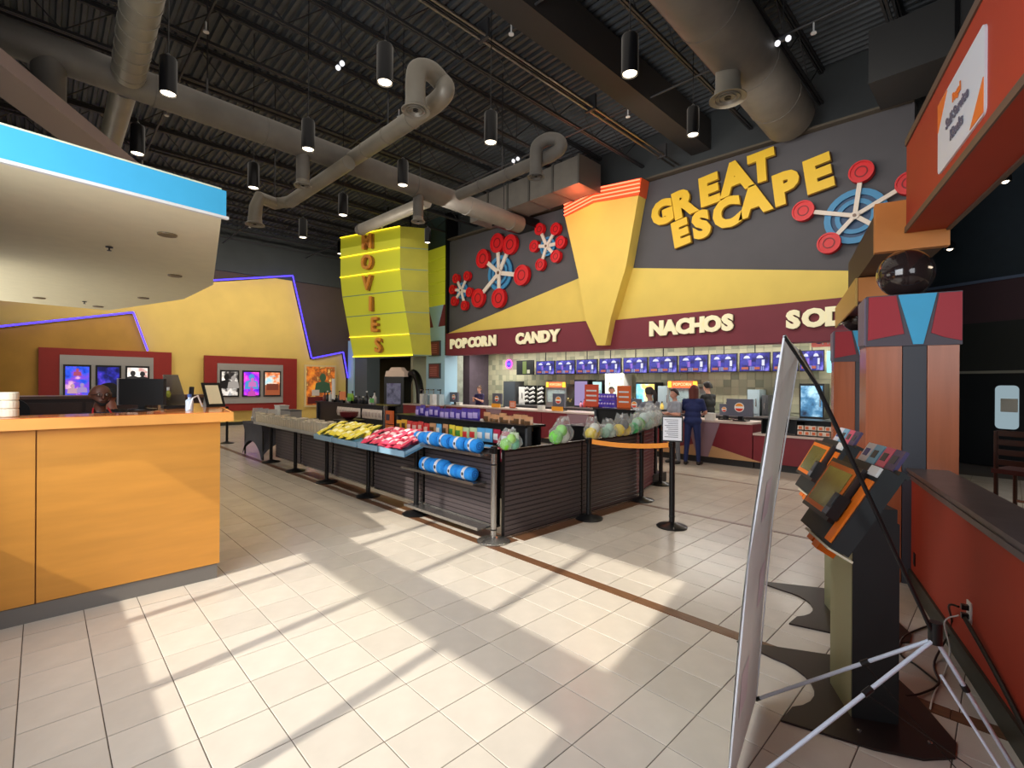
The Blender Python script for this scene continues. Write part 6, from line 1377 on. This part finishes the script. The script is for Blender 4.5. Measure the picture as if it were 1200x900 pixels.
def person(label, loc, face, H=1.72, skin=(190, 140, 110), shirt=(40, 50, 90), pants=(30, 34, 50), shoes=(30, 28, 28), hair=(40, 26, 20), hairstyle='short', arms='down', lean=0.0, look=0.0, beard=False, glasses=False, bald=False, voxel=.018, lift=0.0, step=0.0, long_sleeve=False, sit=False):
    t = thing('person', label, 'person', (loc[0], loc[1], lift), face)
    k = H / 1.75; S = mat('skin_%d_%d_%d' % skin, skin, .5); T = mat('shirt_%d_%d_%d' % shirt, shirt, .85, vary=.08, scale=12); P_ = mat('pants_%d_%d_%d' % pants, pants, .85, vary=.1, scale=14); B = mat('shoe_%d_%d_%d' % shoes, shoes, .5)
    ln = lambda z: lean * max(0, z - .9) # forward shift
    V = lambda x, y, z: (x * k, (y + ln(z)) * k, z * k)
    C = []
    C += [(V(-.07, 0, .98), V(.07, 0, .98), .125 * k, .125 * k, 2), (V(-.06, .0, 1.10), V(.06, .0, 1.10), .118 * k, .118 * k, 1), (V(-.07, .0, 1.25), V(.07, .0, 1.25), .125 * k, .125 * k, 1), (V(-.13, 0, 1.40), V(.13, 0, 1.40), .07 * k, .07 * k, 1), (V(0, 0, 1.3), V(0, .0, 1.40), .12 * k, .09 * k, 1)]
    C += [(V(0, .0, 1.44), V(0, .015, 1.53), .055 * k, .052 * k, 0)]
    for s in (-1, 1):
        fy = step * s
        if sit:
            C += [(V(.09 * s, 0, .96), V(.13 * s, .42, .93), .09 * k, .065 * k, 2), (V(.13 * s, .42, .93), V(.13 * s, .40, .50), .06 * k, .045 * k, 2), (V(.13 * s, .40, .48), V(.13 * s, .55, .46), .042 * k, .036 * k, 3)]
        else:
            C += [(V(.085 * s, 0, .93), V(.11 * s, .01 + fy * .5, .50), .088 * k, .062 * k, 2), (V(.11 * s, .01 + fy * .5, .50), V(.12 * s, -.02 + fy, .10), .06 * k, .045 * k, 2), (V(.12 * s, -.03 + fy, .045), V(.14 * s, .14 + fy, .035), .045 * k, .036 * k, 3)]
    if arms == 'down': jj = [((.23, 0, 1.13), (.25, .08, .88))] * 2
    elif arms == 'counter': jj = [((.25, .08, 1.16), (.12, .30, 1.10))] * 2
    elif arms == 'type': jj = [((.25, .06, 1.16), (.16, .30, 1.12))] * 2
    elif arms == 'folded': jj = [((.25, .06, 1.16), (-.02, .20, 1.17))] * 2
    elif arms == 'hip': jj = [((.33, -.06, 1.17), (.20, .06, 1.02)), ((.25, .12, 1.18), (.10, .32, 1.12))]
    else: jj = [((.24, .10, 1.16), (.10, .27, 1.25))] * 2
    for s, (e, w) in zip((-1, 1), jj):
        sh, el, wr_ = V(.185 * s, 0, 1.41), V(e[0] * s, e[1], e[2]), V(w[0] * s, w[1], w[2])
        mid = Vector(sh).lerp(Vector(el), .75)
        C += [(sh, mid, .056 * k, .048 * k, 1), (mid, el, .044 * k, .040 * k, 1 if long_sleeve else 0), (el, wr_, .040 * k, .027 * k, 1 if long_sleeve else 0)]
        C += hand(wr_, Vector(wr_) - Vector(el), s, 0, k * 1.05)
    # head
    hc = Vector(V(0, .03, 1.64)); Rl = Matrix.Rotation(look, 3, 'Z'); hp = lambda x, y, z: hc + Rl @ Vector((x * k, y * k, z * k))
    C += [(hp(0, -.015, .02), hp(0, .0, .025), .088 * k, .086 * k, 0), (hp(0, .02, -.04), hp(0, .03, -.06), .066 * k, .052 * k, 0), (hp(0, .088, .0), hp(0, .108, -.028), .010 * k, .015 * k, 0), (hp(-.02, .078, -.062), hp(.02, .078, -.062), .010 * k, .010 * k, 0), (hp(-.04, .068, .028), hp(.04, .068, .028), .014 * k, .014 * k, 0)]
    for s in (-1, 1): C += [(hp(.086 * s, -.005, .015), hp(.088 * s, -.01, -.02), .014 * k, .010 * k, 0)]
    body(t, C, [S, T, P_, B], voxel)
    for s in (-1, 1):
        MB().ball(hp(.032 * s, .0815, .008), .0095 * k, 10).build('eye', mat('eye_white', (190, 182, 174), .5), t, world=False, smooth=True); MB().ball(hp(.032 * s, .0885, .008), .0055 * k, 8).build('pupil', M_black, t, world=False)
    MB().tube([hp(-.022, .0885, -.056), hp(0, .0925, -.058), hp(.022, .0885, -.056)], .005 * k, 6).build('lips', mat('lips_' + str(skin[0]), tuple(int(c * .7) for c in skin), .5), t, world=False)
    HM = mat('hair_%d_%d_%d' % hair, hair, .7, bump=.4, scale=40)
    if not bald:
        m = MB(); Rh = Rl.to_3x3()
        m.grid(lambda u, v: hp(.101 * math.cos(2 * math.pi * u) * math.sin(v * 1.5708 + .001), -.018 + .112 * math.sin(2 * math.pi * u) * math.sin(v * 1.5708 + .001) * (1 if math.sin(2 * math.pi * u) < 0 else .95), .03 + .100 * math.cos(v * (1.7 - .55 * max(-1, min(1, (math.sin(2 * math.pi * u) - .3) / .5))))), 32, 12)
        m.build('hair', HM, t, world=False, smooth=True)
        if hairstyle == 'ponytail': MB().tube([hp(0, -.11, .04), hp(0, -.17, -.02), hp(0, -.17, -.14), hp(0, -.14, -.26)], [.035 * k, .042 * k, .035 * k, .012 * k], 12).build('ponytail', HM, t, world=False, smooth=True)
        if hairstyle == 'long': MB().grid(lambda u, v: hp(.105 * math.cos(math.pi + math.pi * u) * 1.0, -.01 + .125 * math.sin(math.pi + math.pi * u), .04 - .22 * v), 14, 6).build('hair_length', HM, t, world=False, smooth=True)
        if hairstyle == 'bun': MB().ball(hp(0, -.07, .13), .045 * k, 12).build('hair_bun', HM, t, world=False, smooth=True)
    if beard:
        MB().grid(lambda u, v: hp((.074 - .030 * v * v) * math.cos(math.pi * u), .022 + (.072 - .012 * v * v) * math.sin(math.pi * u) ** .8, -.078 - .034 * v + .045 * abs(math.cos(math.pi * u)) ** 2), 18, 5).build('beard', mat('beard_dark', (26, 20, 18), .9), t, world=False, smooth=True)
    if glasses:
        for s in (-1, 1): MB().tube([hp(.033 * s + .024 * math.cos(a), .098, .006 + .018 * math.sin(a)) for a in [2 * math.pi * q / 12 for q in range(13)]], .0022, 5).build('glasses_rim', M_black, t, world=False); MB().tube([hp(.056 * s, .096, .008), hp(.088 * s, .0, .012)], .002, 5).build('glasses_arm', M_black, t, world=False)
    return t, hp
# the ticket clerks
p = ad(116, 468, 4.62)
man, hp = person('bald bearded man with glasses, navy shirt and red lanyard behind the ticket desk', (p.x, p.y), R(-72), 1.62, (98, 60, 46), (30, 36, 60), (30, 30, 36), (20, 20, 20), arms='type', beard=True, glasses=True, bald=True, voxel=.011, lift=-.115, look=R(-8), sit=False)
man.location.z = 0
for s in (-1, 1): MB().tube([hp(.06 * s, .01, -.13), hp(.08 * s, .075, -.20), hp(.03 * s, .12, -.34), hp(0, .125, -.40)], .008, 6).build('lanyard', mat('lanyard_red', (190, 30, 36), .7), man, world=False)
p = ad(131, 465, 5.05)
man2, hp = person('dark-haired clerk in black behind the monitor at the ticket desk', (p.x, p.y), R(135), 1.62, (170, 108, 86), (24, 24, 28), (26, 26, 30), (20, 20, 20), (20, 16, 16), 'short', arms='type', voxel=.012, glasses=True)
# customers and staff
person('customer in navy shirt and jeans with reddish brown hair, seen from behind at the counter', (-4.57, 9.66), R(8), 1.64, (196, 140, 116), (26, 36, 84), (28, 42, 92), (40, 30, 26), (90, 36, 26), 'long', arms='counter', lean=.08, step=.06, voxel=.014)
p = ad(797, 480, 10.25); person('person in a grey top facing the lobby beside the navy-shirted customer', (p.x - .05, p.y - .12), R(150), 1.56, (206, 150, 130), (150, 156, 168), (120, 126, 136), (60, 60, 60), (40, 28, 24), 'short', arms='folded', voxel=.014)
p = ad(762, 480, 9.1); person('woman with a dark ponytail in a grey long-sleeved top, in profile', (p.x, p.y), R(70), 1.60, (206, 156, 136), (140, 144, 158), (60, 62, 70), (40, 40, 40), (36, 26, 26), 'ponytail', arms='hold', voxel=.014, long_sleeve=True)
p = ay(830, 470, 11.15); person('staff member in a black shirt behind the counter, right of the navy-shirted customer', (p.x, p.y), R(75), 1.72, (206, 154, 130), (20, 20, 22), (24, 24, 26), (20, 20, 20), (24, 18, 18), 'short', arms='type', voxel=.014)
p = ay(717, 470, 11.2); person('staff member with short dark hair between the two orange cards', (p.x, p.y), R(200), 1.58, (190, 130, 110), (90, 50, 110), (30, 30, 34), (20, 20, 20), (44, 26, 22), 'short', arms='type', voxel=.016)
p = ay(562, 470, 11.2); person('staff member in a dark violet shirt at the left end of the kitchen', (p.x, p.y), R(190), 1.55, (206, 150, 130), (44, 34, 74), (24, 24, 28), (20, 20, 20), (90, 60, 40), 'bun', arms='hold', voxel=.016)
